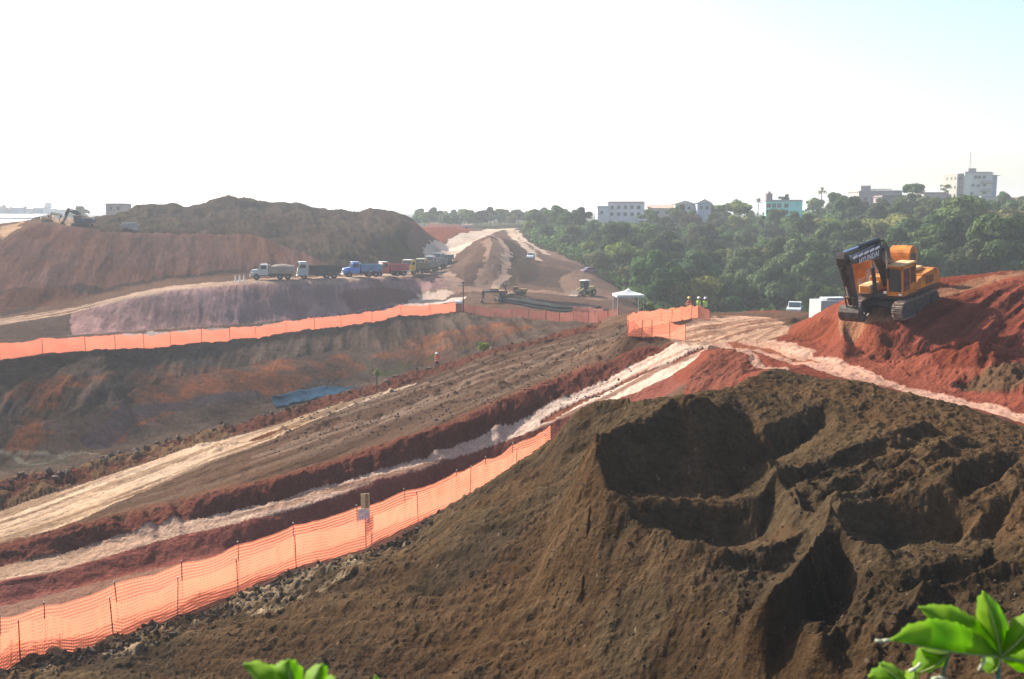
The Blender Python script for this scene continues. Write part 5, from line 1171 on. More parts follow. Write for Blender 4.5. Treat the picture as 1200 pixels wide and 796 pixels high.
# bulldozer behind the excavator with its curved blade towards the camera
def bulldozer(loc, rz, label, sc=1.0):
    t = thing("bulldozer", label, "bulldozer", loc, rz, None, sc)
    for s in (-1, 1):
        prof = [(1.6 + .42 * math.cos(a), .44 + .42 * math.sin(a)) for a in [(-90 + 20 * k) * math.pi / 180 for k in range(10)]] + [(-1.5 + .5 * math.cos(a), .52 + .5 * math.sin(a)) for a in [(90 + 20 * k) * math.pi / 180 for k in range(10)]]
        b = MB(); b.prism(prof, s * 1.0 - .25, s * 1.0 + .25); b.build("track", grease, t)
    b = MB(); b.box((.4, 0, 1.35), (2.4, 1.2, 1.1), bev=.08); b.build("engine_hood", orange, t)
    b = MB(); b.box((-1.0, 0, 1.2), (1.4, 1.7, .9), bev=.06); b.build("body", orange, t)
    b = MB(); b.prism([(-1.6, 1.5)] + [(-.95 + .65 * math.cos(math.pi - math.pi * k / 10), 2.35 + .6 * math.sin(math.pi * k / 10)) for k in range(11)] + [(-.3, 1.5)], -.6, .6); c_ = b.build("cab", orange, t)
    b = MB(); b.prism([(-1.4, 1.9), (-1.35, 2.5), (-.55, 2.5), (-.5, 1.9)], .6, .615); b.build("side_window", glass, c_)
    # semi-U blade, concave, worn pale in the middle, with a toothed cutting edge
    b = MB(); NU, NW = 16, 10; W2 = 1.65; vs_ = []; fs = []; ms_ = []
    for i in range(NU + 1):
        y = -W2 + 2 * W2 * i / NU; q = abs(y) / W2; fwd = .38 * max(0, q - .55) / .45
        top = 2.45 - .9 * q ** 3
        for j in range(NW + 1):
            w_ = j / NW; z = .02 + top * w_; x = 2.45 + fwd + .42 * (2 * w_ - 1) ** 2 - .18
            vs_.append((x, y, z))
    n0 = len(vs_); vs_ += [(x - .09, y, z) for x, y, z in vs_]
    for i in range(NU):
        for j in range(NW):
            a_ = i * (NW + 1) + j; fs.append((a_, a_ + NW + 1, a_ + NW + 2, a_ + 1)); yy = -W2 + 2 * W2 * (i + .5) / NU; r = math.hypot(yy / 1.15, (j / NW - .34) / .36); ms_.append(1 if r < 1 + .25 * math.sin(i * 2.1 + j) else 0)
            fs.append((n0 + a_ + 1, n0 + a_ + NW + 2, n0 + a_ + NW + 1, n0 + a_)); ms_.append(0)
    for i in range(NU):
        for j in (0, NW): a_ = i * (NW + 1) + j; fs.append((a_, a_ + NW + 1, n0 + a_ + NW + 1, n0 + a_)); ms_.append(0)
    for j in range(NW):
        for i in (0, NU): a_ = i * (NW + 1) + j; fs.append((a_, a_ + 1, n0 + a_ + 1, n0 + a_)); ms_.append(0)
    b.v = vs_; b.f = fs; b.m = ms_
    bl = b.build("blade", [cream if False else orange, mm("worn_dusty_steel", (.36, .29, .25), .6, noise=.35, scale=3)], t, True)
    b = MB()
    for k in range(9): b.box((2.78, -1.44 + k * .36, .12), (.12, .2, .34))
    b.build("cutting_edge", dusty, bl)
    b = MB()
    for s in (-1, 1): b.path([(-.2, s * 1.32, .55), (2.3, s * 1.25, .5)], [.1, .1], 8)
    b.path([(1.3, .5, 1.9), (2.35, .5, 1.2)], [.06, .06], 8); b.path([(1.3, -.5, 1.9), (2.35, -.5, 1.2)], [.06, .06], 8); b.build("push_arm", grease, t)
px_, py_ = 25.2, 65.4
bulldozer((px_, py_, ground(px_, py_) - .55), R(-132), "orange bulldozer with a dust worn curved blade standing just behind the excavator", 1.12)
# ------------------------------------------------------------------ lorries on the haul road
def truck(loc, rz, label, cabc, bedc, hood=True, bed='tipper', L_=7.6, roofc=None, group="dump trucks queueing on the haul road", key=""):
    t = thing("dump_truck", label, "truck", loc, rz, group)
    cm_ = mm("truck_cab_" + key, cabc, .4, spec=.5, noise=.12, scale=1.2); bd = mm("truck_bed_" + key, bedc, .6, noise=.25, scale=1.2, bump=.1, bscale=6)
    b = MB(); b.box((-.1, 0, .78), (L_ - .5, .9, .26)); b.box((0, .9, .75), (1.0, .45, .5), bev=.05); b.box((0, -.9, .75), (1.0, .45, .5), bev=.05); b.build("chassis", steel, t)
    F_ = L_ / 2
    if hood:
        c0 = F_ - 2.9
        b = MB(); b.prism([(c0, .8), (c0, 2.45), (c0 + .25, 2.62), (c0 + 1.15, 2.58), (c0 + 1.62, 1.75), (c0 + 1.62, .8)][::-1], -1.12, 1.12); cab = b.build("cab", cm_, t)
        b = MB(); b.prism([(c0 + 1.6, .75), (c0 + 1.6, 1.78), (F_ - .25, 1.62), (F_ - .05, 1.4), (F_ - .05, .75)][::-1], -.72, .72); b.build("hood", cm_, t)
        wf = MB()
        for s in (-1, 1): wf.prism([(F_ - 1.9, .95), (F_ - 1.75, 1.32), (F_ - .9, 1.36), (F_ - .2, 1.15), (F_ - .15, .75), (F_ - .45, .8), (F_ - .8, 1.12), (F_ - 1.5, 1.12), (F_ - 1.75, .8)][::-1], s * .93 - .22, s * .93 + .22) if False else wf.box((F_ - 1.05, s * .93, 1.2), (1.7, .42, .22), bev=.08)
        wf.build("mudguard", cm_, t)
        ws = [(c0 + 1.19, 2.46), (c0 + 1.6, 1.82)]; wx_ = (c0 + .25, c0 + 1.1); zt = 2.42
    else:
        c0 = F_ - 1.75
        b = MB(); b.prism([(c0, .7), (c0, 2.65), (c0 + .2, 2.82), (F_ - .45, 2.8), (F_ - .12, 1.9), (F_ - .05, .7)][::-1], -1.16, 1.16); cab = b.build("cab", cm_, t)
        ws = [(F_ - .40, 2.68), (F_ - .13, 1.95)]; wx_ = (c0 + .35, F_ - .5); zt = 2.55
    v0 = Vector((ws[0][0], ws[0][1])); v1 = Vector((ws[1][0], ws[1][1])); nn = Vector((v0.y - v1.y, v1.x - v0.x)).normalized() * .03
    b = MB(); b.prism([(v0 + nn)[:], (v1 + nn)[:], (v1 - nn)[:], (v0 - nn)[:]], -.98, .98); b.build("windshield", glass, cab)
    for s in (-1, 1): b = MB(); b.box(((wx_[0] + wx_[1]) / 2, s * (1.13 if hood else 1.17), zt - .33), (wx_[1] - wx_[0], .03, .58)); b.build("side_window", glass, cab)
    if roofc:
        b = MB(); b.box(((wx_[0] + wx_[1]) / 2, 0, 2.70 if hood else 2.9), (1.3, 2.0, .14), bev=.05); b.build("roof_panel", mm("truck_roof_" + key, roofc, .5), cab)
    b = MB(); b.box((F_ + .02, 0, .62), (.18, 2.2, .3), bev=.03); b.build("bumper", mm("bumper", (.5, .5, .48), .5), t)
    b = MB(); b.box((F_ + .0, 0, 1.15), (.06, 1.0 if hood else 1.4, .42)); b.build("grille", steel, t)
    for s in (-1, 1):
        b = MB(); b.tube((F_ + .0, s * .82, 1.05), (F_ + .08, s * .82, 1.05), .13, .13, 10); b.build("headlight", lampm, t)
        b = MB(); b.box((c0 + 1.4, s * 1.32, 2.1), (.06, .2, .42)); b.tube((c0 + 1.35, s * 1.1, 2.3), (c0 + 1.4, s * 1.3, 2.3), .02, .02, 5); b.build("mirror", steel, t)
    b0, b1 = -F_, c0 - .25
    b = MB(); fl, tp = 1.12, 2.18
    b.box(((b0 + b1) / 2, 0, fl), (b1 - b0, 2.3, .14))
    for s in (-1, 1):
        b.box(((b0 + b1) / 2, s * 1.14, (fl + tp) / 2 + .05), (b1 - b0, .07, tp - fl))
        for k in range(7): b.box((b0 + .15 + k * (b1 - b0 - .3) / 6, s * 1.21, (fl + tp) / 2 + .02), (.1, .08, tp - fl - .12))
        b.box(((b0 + b1) / 2, s * 1.21, tp + .03), (b1 - b0 + .06, .12, .12))
    b.box((b1 - .04, 0, (fl + tp) / 2 + .18), (.08, 2.22, tp - fl + .3)); b.box((b0 + .04, 0, (fl + tp) / 2 + .05), (.07, 2.22, tp - fl)); bedo = b.build("tipper_bed", bd, t)
    if bed == 'loaded':
        b = MB(); g = random.Random(4); nx, ny = 12, 7; vs_ = []
        for i in range(nx + 1):
            for j in range(ny + 1):
                q = math.sin(math.pi * i / nx) * math.sin(math.pi * j / ny); vs_.append((b0 + .1 + (b1 - b0 - .2) * i / nx, -1.08 + 2.16 * j / ny, 2.2 + .4 * q + g.uniform(-.05, .05)))
        b.add(vs_, [(i * (ny + 1) + j, (i + 1) * (ny + 1) + j, (i + 1) * (ny + 1) + j + 1, i * (ny + 1) + j + 1) for i in range(nx) for j in range(ny)]); b.build("soil_load", dusty, bedo)
    for x in (F_ - 1.05, -F_ + 2.35, -F_ + 1.1):
        for s in (-1, 1):
            b = MB(); b.tube((x, s * .78, .5), (x, s * 1.14, .5), .5, .5, 16); w_ = b.build("wheel", rubber, t)
            b = MB(); b.tube((x, s * 1.13, .5), (x, s * 1.155, .5), .26, .22, 12); b.build("rim", mm("rim_paint", (.16, .15, .14), .6), w_)
    return t
def seat_truck(u, Yd, hd):
    x, y, z = at_ground(u, Yd); return (x, y, z), R(hd)
T = [(319.5, 166.5, 191, "grey white bonneted dump truck with a tan bed, first at the left of the queue", (.42, .44, .42), (.30, .25, .21), True, None, 'loaded'),
     (373.5, 170, 196, "pale grey flat nosed dump truck with a black ribbed bed, second in the queue", (.36, .42, .40), (.045, .048, .045), False, (.55, .58, .55), 'tipper'),
     (424, 178, 199, "bright blue bonneted dump truck with a dull blue bed, third in the queue", (.04, .17, .5), (.10, .21, .32), True, (.16, .3, .5), 'tipper'),
     (457, 187, 207, "dull red dump truck with a white roof and red bed, fourth in the queue", (.42, .07, .055), (.32, .06, .06), True, (.6, .6, .58), 'tipper'),
     (487, 201, 243, "yellow dump truck with a white roof, fifth in the queue", (.62, .38, .02), (.18, .15, .09), False, (.7, .7, .66), 'tipper'),
     (501, 211, 246, "orange yellow dump truck behind the first yellow one in the queue", (.62, .30, .03), (.2, .2, .17), False, (.6, .62, .45), 'tipper'),
     (511, 221, 247, "pale pink grey dump truck near the end of the queue", (.45, .36, .34), (.22, .22, .21), False, (.55, .5, .5), 'tipper'),
     (519, 231, 248, "grey dump truck, last in the queue and farthest up the road", (.32, .35, .33), (.13, .14, .14), False, None, 'tipper')]
for i, (u, Yd, hd, lab, cc, bc, hood, rc, bed) in enumerate(T):
    l, r = seat_truck(u, Yd, hd); truck(l, r, lab, cc, bc, hood, bed, roofc=rc, key=str(i), L_=7.2 if i < 2 else 6.9)
# white vehicles past the plateau
def pickup(u, v, Yd, hd, label, col=(.42, .43, .42), big=False):
    x, y, z = at_ground(u, Yd) if v is None else V(u, v, Yd)
    t = thing("van" if big else "car", label, "van" if big else "car", (x, y, ground(x, y)), R(hd))
    k = mm("car_paint_%.2f" % col[1], col, .35, spec=.5, noise=.05)
    if big:
        b = MB(); b.prism([(-2.9, .5), (-2.9, 2.5), (1.4, 2.5), (1.4, .5)][::-1], -1.1, 1.1); b.build("cargo_box", k, t)
        b = MB(); b.prism([(1.5, .5), (1.5, 1.95), (2.3, 1.95), (2.9, 1.25), (3.0, .5)][::-1], -1.0, 1.0); c = b.build("cab", k, t)
        b = MB(); b.prism([(2.33, 1.9), (2.88, 1.3), (2.92, 1.34), (2.37, 1.94)], -.85, .85); b.box((1.95, 1.01, 1.55), (.7, .03, .5)); b.box((1.95, -1.01, 1.55), (.7, .03, .5)); b.build("window", glass, c); xs = (2.2, -1.9); r_ = .42
        b = MB(); b.box((-1, 0, 2.62), (2.2, 1.4, .18), bev=.04); b.build("roof_unit", mm("grey_plastic", (.4, .42, .42), .6), t)
    else:
        b = MB(); b.prism([(-2.0, .35), (-2.05, .85), (-1.0, .95), (1.15, .92), (2.0, .75), (2.05, .35)][::-1], -.82, .82); b.build("body", k, t)
        b = MB(); b.prism([(-1.75, .93), (-1.35, 1.42), (.25, 1.45), (1.1, .93)][::-1], -.72, .72); c = b.build("cabin", k, t)
        b = MB(); b.prism([(.32, 1.42), (1.08, .97), (1.12, 1.0), (.36, 1.45)], -.62, .62); b.prism([(-1.45, 1.36), (.15, 1.38), (.8, .98), (-1.7, .98)], -.735, .735); b.build("window", glass, c); xs = (1.3, -1.25); r_ = .31
    for s in (-1, 1):
        b = MB(); b.tube((xs[0] + .78 if not big else 2.98, s * .6, .68), (xs[0] + .8 if not big else 3.03, s * .6, .68), .1, .1, 8); b.build("headlight", lampm, t)
    for x_ in xs:
        for s in (-1, 1):
            b = MB(); b.tube((x_, s * .66 * (1.3 if big else 1), r_), (x_, s * .86 * (1.25 if big else 1), r_), r_, r_, 14); w_ = b.build("wheel", rubber, t)
            b = MB(); b.tube((x_, s * .855 * (1.25 if big else 1), r_), (x_, s * .87 * (1.25 if big else 1), r_), r_ * .55, r_ * .5, 10); b.build("rim", M_["rim_paint"], w_)
    return t
pickup(931, 369, 118, 250, "small white car parked behind the pale plateau, left of the red hill")
pickup(987, None, 94, 12, "white box van half hidden behind the left shoulder of the red hill", big=True)
pickup(689, 321, 236, 215, "dull purple red car parked at the edge of the forest far beyond the pit", (.22, .10, .13))
pickup(622, 311, 240, 262, "small white vehicle on the dark slope right of the far haul road", (.6, .6, .6))
# small machines far away
def small_excavator(u, v, Yd, hd, label, col, sc=.8, boomc=None, d1=(1.7, 3.85), tip=(5.7, 3.2), pin=(4.55, .55)):
    x, y, z = at_ground(u, Yd)
    k = mm("far_paint_%d" % int(u), col, .6, noise=.2, scale=1)
    excavator((x, y, z), R(hd), label, body=k, boomm=mm("far_boom_%d" % int(u), boomc or col, .6, noise=.2, scale=1), sc=sc, d1=d1, tip=tip, pin=pin)
small_excavator(592, 350, 171, 185, "small dark and yellow excavator beside the heap of black pipes across the pit", (.16, .11, .05), .62, (.04, .04, .04), (2.0, 2.9), (6.0, 2.6), (6.2, .5))
small_excavator(608, 344, 183, 160, "yellowish excavator behind the heap of black pipes across the pit", (.30, .20, .06), .5)
small_excavator(97, 262, 186, 185, "dark blue excavator on the ledge of the left embankment by the sandy road", (.06, .09, .14), .72, (.03, .035, .05), (1.0, 3.6), (3.4, 4.2), (4.6, 1.4))
small_excavator(56, 256, 205, 30, "small yellow excavator on the crest of the sandy road at the far left", (.42, .27, .06), .45)
def loader(u, Yd, hd, label):
    x, y, z = at_ground(u, Yd); t = thing("wheel_loader", label, "loader", (x, y, z), R(hd)); k = mm("loader_paint", (.40, .30, .12), .6, noise=.2)
    b = MB(); b.box((-1.0, 0, 1.25), (2.2, 1.5, .9), bev=.08, taper=(.9, .9)); b.build("engine_housing", k, t)
    b = MB(); b.box((.2, 0, 2.0), (1.2, 1.2, 1.5), bev=.05); c = b.build("cab", glass, t); b = MB(); b.box((.2, 0, 2.85), (1.5, 1.5, .14), bev=.04); b.build("cab_roof", mm("pale_roof", (.7, .7, .66), .5), c)
    b = MB(); [b.prism([(.8, 1.2), (2.4, .5), (2.5, .7), (.9, 1.5)], s, s + .15) for s in (-.6, .45)]; b.build("lift_arm", k, t)
    b = MB(); b.prism([(2.4, .1), (3.3, .05), (2.6, .25), (2.5, 1.0), (2.38, 1.0)], -1.15, 1.15); b.build("bucket", dusty, t)
    for x_ in (1.2, -1.2):
        for s in (-1, 1): b = MB(); b.tube((x_, s * .7, .6), (x_, s * 1.1, .6), .6, .6, 14); w_ = b.build("wheel", rubber, t); b = MB(); b.tube((x_, s * 1.1, .6), (x_, s * 1.12, .6), .3, .25, 10); b.build("rim", k, w_)
loader(686, 186, 215, "tan wheel loader with a white roof on the pale clearing left of the forest")
# heap of black pipes
g = random.Random(12)
for k in range(9):
    u0 = 578 + g.uniform(-3, 8); u1 = 640 + k * 9; ya = 172 - k * .5; yb = 172 - (u1 - 578) * .20 - k * .4
    a = Vector(at_ground(u0 + k * 4, ya)); c = Vector(at_ground(u1, yb)); r_ = .24; d = (c - a)
    nseg = 8; pts_ = []
    for s_ in range(nseg + 1): p = a.lerp(c, s_ / nseg); pts_.append(Vector((p.x, p.y, ground(p.x, p.y) + r_ * .9 + (k % 2) * .5)) - a)
    b = MB()
    for s_ in range(nseg): b.tube(pts_[s_], pts_[s_ + 1], r_, r_, 8, caps=s_ in (0, nseg - 1))
    o = b.build("black_pipe", mm("black_pipe_plastic", (.02, .022, .024), .95, spec=.05, noise=.3, scale=.3), None); o.location = a
    tag(o, "long black pipe lying in the dark heap across the pit, left of the tent", "pipe", "black pipes heaped across the pit")
# canopy tent
x, y, z = at_ground(736, 107)
t = thing("canopy_tent", "white peaked canopy tent standing at the end of the pit near the fence corner", "tent", (x, y, z), R(4), None, .92)
whitecloth = mat("white_canvas", (.62, .64, .62), .7, noise=.08, scale=1, tr=.25)
b = MB(); w_ = 1.6; hz = 1.95; NT = 6; vs_ = [(0, 0, 3.0)]
for k in range(NT):
    f = (k + 1) / NT; q = 3.0 - (3.0 - 2.3) * (f ** .55)
    for c in range(16):
        a = c / 16 * 4; sd = int(a); fr = a - sd; co = [(-1, -1), (1, -1), (1, 1), (-1, 1), (-1, -1)]; px1 = co[sd][0] + (co[sd + 1][0] - co[sd][0]) * fr; py1 = co[sd][1] + (co[sd + 1][1] - co[sd][1]) * fr
        vs_.append((px1 * w_ * f, py1 * w_ * f, q - .05 * f * (1 - abs(2 * fr - 1))))
fs = [(0, 1 + c, 1 + (c + 1) % 16) for c in range(16)]
for k in range(NT - 1): fs += [(1 + k * 16 + c, 1 + (k + 1) * 16 + c, 1 + (k + 1) * 16 + (c + 1) % 16, 1 + k * 16 + (c + 1) % 16) for c in range(16)]
b.add(vs_, fs); rf = b.build("canopy", whitecloth, t, True)
b = MB()
for sx_, sy_, lx, ly in ((0, -1, 3.2, .02), (0, 1, 3.2, .02), (-1, 0, .02, 3.2), (1, 0, .02, 3.2)): b.box((sx_ * 1.605, sy_ * 1.605, 2.17), (lx, ly, .26))
b.build("valance", whitecloth, rf)
for sx_ in (-1, 1):
    for sy_ in (-1, 1): b = MB(); b.box((sx_ * 1.52, sy_ * 1.52, 1.05), (.06, .06, 2.3)); b.build("leg", mm("tent_leg", (.5, .5, .5), .5, metal=.4), t)

# ------------------------------------------------------------------ people
skin = mm("skin", (.30, .17, .11), .6); trouser = mm("dark_trousers", (.035, .04, .055), .85, noise=.2); boot = mm("boots", (.025, .02, .018), .7)
def person(loc, rz, label, shirt, vest, helmet, arms='down', step=0.0):
    """one continuous skinned body, then clothing as children"""
    J = [(0, 0, .95), (0, 0, 1.15), (0, 0, 1.40), (.0, 0, 1.52), (.02, 0, 1.63), (.02, 0, 1.72)]
    Rd = [.135, .125, .14, .06, .095, .06]; E = [(0, 1), (1, 2), (2, 3), (3, 4), (4, 5)]
    for s in (-1, 1):
        i = len(J); J += [(.0, s * .10, .88), (step * s * .12, s * .11, .50), (step * s * .22 - .02, s * .12, .09), (step * s * .22 + .15, s * .13, .045)]; Rd += [.10, .065, .045, .04]; E += [(0, i), (i, i + 1), (i + 1, i + 2), (i + 2, i + 3)]
        i = len(J)
        if arms == 'down': A = [(0, s * .19, 1.40), (-.03, s * .25, 1.13), (.08, s * .24, .90), (.13, s * .235, .80)]
        elif arms == 'hips': A = [(0, s * .19, 1.40), (-.06, s * .36, 1.18), (.08, s * .20, 1.02), (.13, s * .14, 1.0)]
        else: A = [(0, s * .19, 1.40), (.10, s * .24, 1.16), (.34, s * .16, 1.18), (.42, s * .12, 1.21)]
        J += A; Rd += [.062, .046, .034, .036]; E += [(2, i), (i, i + 1), (i + 1, i + 2), (i + 2, i + 3)]
    me = bpy.data.meshes.new("body"); me.from_pydata(J, E, [])
    o = bpy.data.objects.new("body_tmp", me); scene.collection.objects.link(o)
    md = o.modifiers.new("s", 'SKIN'); sv = me.skin_vertices[0].data
    for k, r in enumerate(Rd): sv[k].radius = (r, r * (1.25 if k in (1, 2) else 1)); sv[k].use_root = (k == 0)
    o.modifiers.new("d", 'SUBSURF').levels = 1
    dg = bpy.context.evaluated_depsgraph_get(); m2 = bpy.data.meshes.new_from_object(o.evaluated_get(dg)); bpy.data.objects.remove(o)
    m2.name = "body"; m2.materials.clear(); [m2.materials.append(q) for q in (mm("shirt_%.2f_%.2f" % (shirt[0], shirt[1]), shirt, .85), trouser, boot, skin)]
    for p in m2.polygons:
        c = p.center; h_ = math.hypot(c.x - A[3][0], abs(c.y) - abs(A[3][1])); p.use_smooth = True
        p.material_index = 3 if c.z > 1.5 or (Vector((c.x, abs(c.y), c.z)) - Vector((A[3][0], abs(A[3][1]), A[3][2]))).length < .10 else (2 if c.z < .13 else (1 if c.z < .93 and abs(c.y) < .22 else 0))
    t = bpy.data.objects.new("person", m2); scene.collection.objects.link(t); t.location = loc; t.rotation_euler = (0, 0, rz); tag(t, label, "person")
    if vest:
        b = MB(); rings = [(.93, .165, .20), (1.1, .155, .19), (1.3, .165, .215), (1.44, .12, .20), (1.49, .08, .12)]; n = 16; vs_ = []
        for z, rx_, ry_ in rings: vs_ += [(rx_ * math.cos(2 * math.pi * i / n), ry_ * math.sin(2 * math.pi * i / n), z) for i in range(n)]
        b.add(vs_, [(r * n + i, r * n + (i + 1) % n, (r + 1) * n + (i + 1) % n, (r + 1) * n + i) for r in range(4) for i in range(n)])
        vo = b.build("vest", mm("vest_%.2f_%.2f" % (vest[0], vest[1]), vest, .6), t, True)
        b = MB(); [b.tube((0, 0, z), (0, 0, z + .05), .172, .172, 16, caps=False) for z in ()]; 
        for z in (1.02, 1.2):
            vs_ = []; 
            for zz in (z, z + .05): vs_ += [(.172 * math.cos(2 * math.pi * i / n), .212 * math.sin(2 * math.pi * i / n), zz) for i in range(n)]
            b.add(vs_, [(i, (i + 1) % n, n + (i + 1) % n, n + i) for i in range(n)])
        b.build("reflective_band", mm("silver_band", (.6, .6, .58), .3), vo, True)
    b = MB(); n = 14; vs_ = [(.02, 0, 1.86)]
    for r_, z in ((.07, 1.85), (.115, 1.81), (.135, 1.75), (.135, 1.72), (.17, 1.715)): vs_ += [(.02 + r_ * 1.1 * math.cos(2 * math.pi * i / n), r_ * math.sin(2 * math.pi * i / n), z) for i in range(n)]
    b.add(vs_, [(0, 1 + i, 1 + (i + 1) % n) for i in range(n)] + [(1 + r * n + i, 1 + (r + 1) * n + i, 1 + (r + 1) * n + (i + 1) % n, 1 + r * n + (i + 1) % n) for r in range(4) for i in range(n)])
    b.build("helmet", mm("helmet_%.2f" % helmet[2], helmet, .35), t, True)
    b = MB(); b.ball((.125, 0, 1.655), .022, 6, 5); b.ball((.11, .105, 1.66), .02, 5, 4) if False else None; b.build("nose", skin, t)
    b = MB(); b.ball((.105, .035, 1.685), .012, 5, 4); b.ball((.105, -.035, 1.685), .012, 5, 4); b.build("eyes", boot, t)
    return t
def put(u, v, Yd): x, y, z = at_ground(u, Yd); return (x, y, z)
person(put(512, 434, 97.5), R(-60), "worker in an orange jacket and dark trousers standing on the edge of the pit berm", (.55, .10, .05), (.75, .13, .06), (.7, .7, .68), 'front')
person(put(807, 371, 88.5), R(-70), "worker in orange with a yellow helmet, left of the two in green", (.55, .13, .06), (.65, .16, .08), (.72, .48, .10), 'hips')
person(put(818.5, 371, 89), R(-100), "worker in a lime green vest and white helmet, left one of the two in green", (.10, .12, .10), (.42, .62, .10), (.75, .75, .73), 'hips')
person(put(826, 371, 89.2), R(-80), "worker in a lime green vest and white helmet, right one of the two in green", (.12, .14, .10), (.45, .65, .12), (.75, .75, .74), 'down')
for k, u in enumerate((276, 281, 286)):
    x, y, z = at_ground(u, 163 + k * .3)
    o = MB(); o.tube((0, 0, 0), (0, 0, .08), .26, .26, 10); o.tube((0, 0, .08), (0, 0, 1.1), .15, .08, 10); q = o.build("road_marker", mm("white_marker", (.7, .66, .62), .6)); q.location = (x, y, z); tag(q, "small white marker post standing on the haul road left of the first truck", "marker post", "white marker posts on the haul road")

# blue tarpaulin on the pit slope
def tarp():
    cs = [hit(320, 465), hit(372, 452), hit(411, 454), hit(405, 462), hit(372, 474), hit(322, 485)]
    a, b_, c, d = cs[0], cs[2], cs[4], cs[5]
    nx, ny = 40, 14; vs_ = []; g = np.random.default_rng(2)
    TP = [hit(318 + 93 * i / nx, 467 - 13.5 * math.sin(min(1, i / nx * 1.25) * 1.5) + 1.5 * (i / nx) ** 2) for i in range(nx + 1)]; BT = [hit(323 + 84 * i / nx, 479 - 18 * i / nx) for i in range(nx + 1)]
    BT = [b_q if b_q[1] < t_q[1] and b_q[1] > 95 else (b_q[0] * 1.0, t_q[1] - 7, 0) for b_q, t_q in zip(BT, TP)]
    for j in range(ny + 1):
        for i in range(nx + 1):
            f = i / nx; q = j / ny
            top = TP[i]; bot = BT[i]
            x = bot[0] + (top[0] - bot[0]) * q; y = bot[1] + (top[1] - bot[1]) * q; z = ground(x, y) + .16 + .12 * math.sin(f * 30 + q * 4) * math.sin(q * 5 + f * 9) + .06 * g.normal()
            vs_.append((x, y, z))
    fs = [(j * (nx + 1) + i, j * (nx + 1) + i + 1, (j + 1) * (nx + 1) + i + 1, (j + 1) * (nx + 1) + i) for j in range(ny) for i in range(nx)]
    b = MB(); b.add(vs_, fs); o = b.build("tarpaulin", mat("blue_plastic", (.014, .036, .062), 1.0, spec=.0, noise=.5, scale=.25), None, True)
    sm = o.modifiers.new("thickness", 'SOLIDIFY'); sm.thickness = .03
    tag(o, "wrinkled blue grey plastic sheet spread on the pit slope behind the berm", "tarpaulin")
tarp()

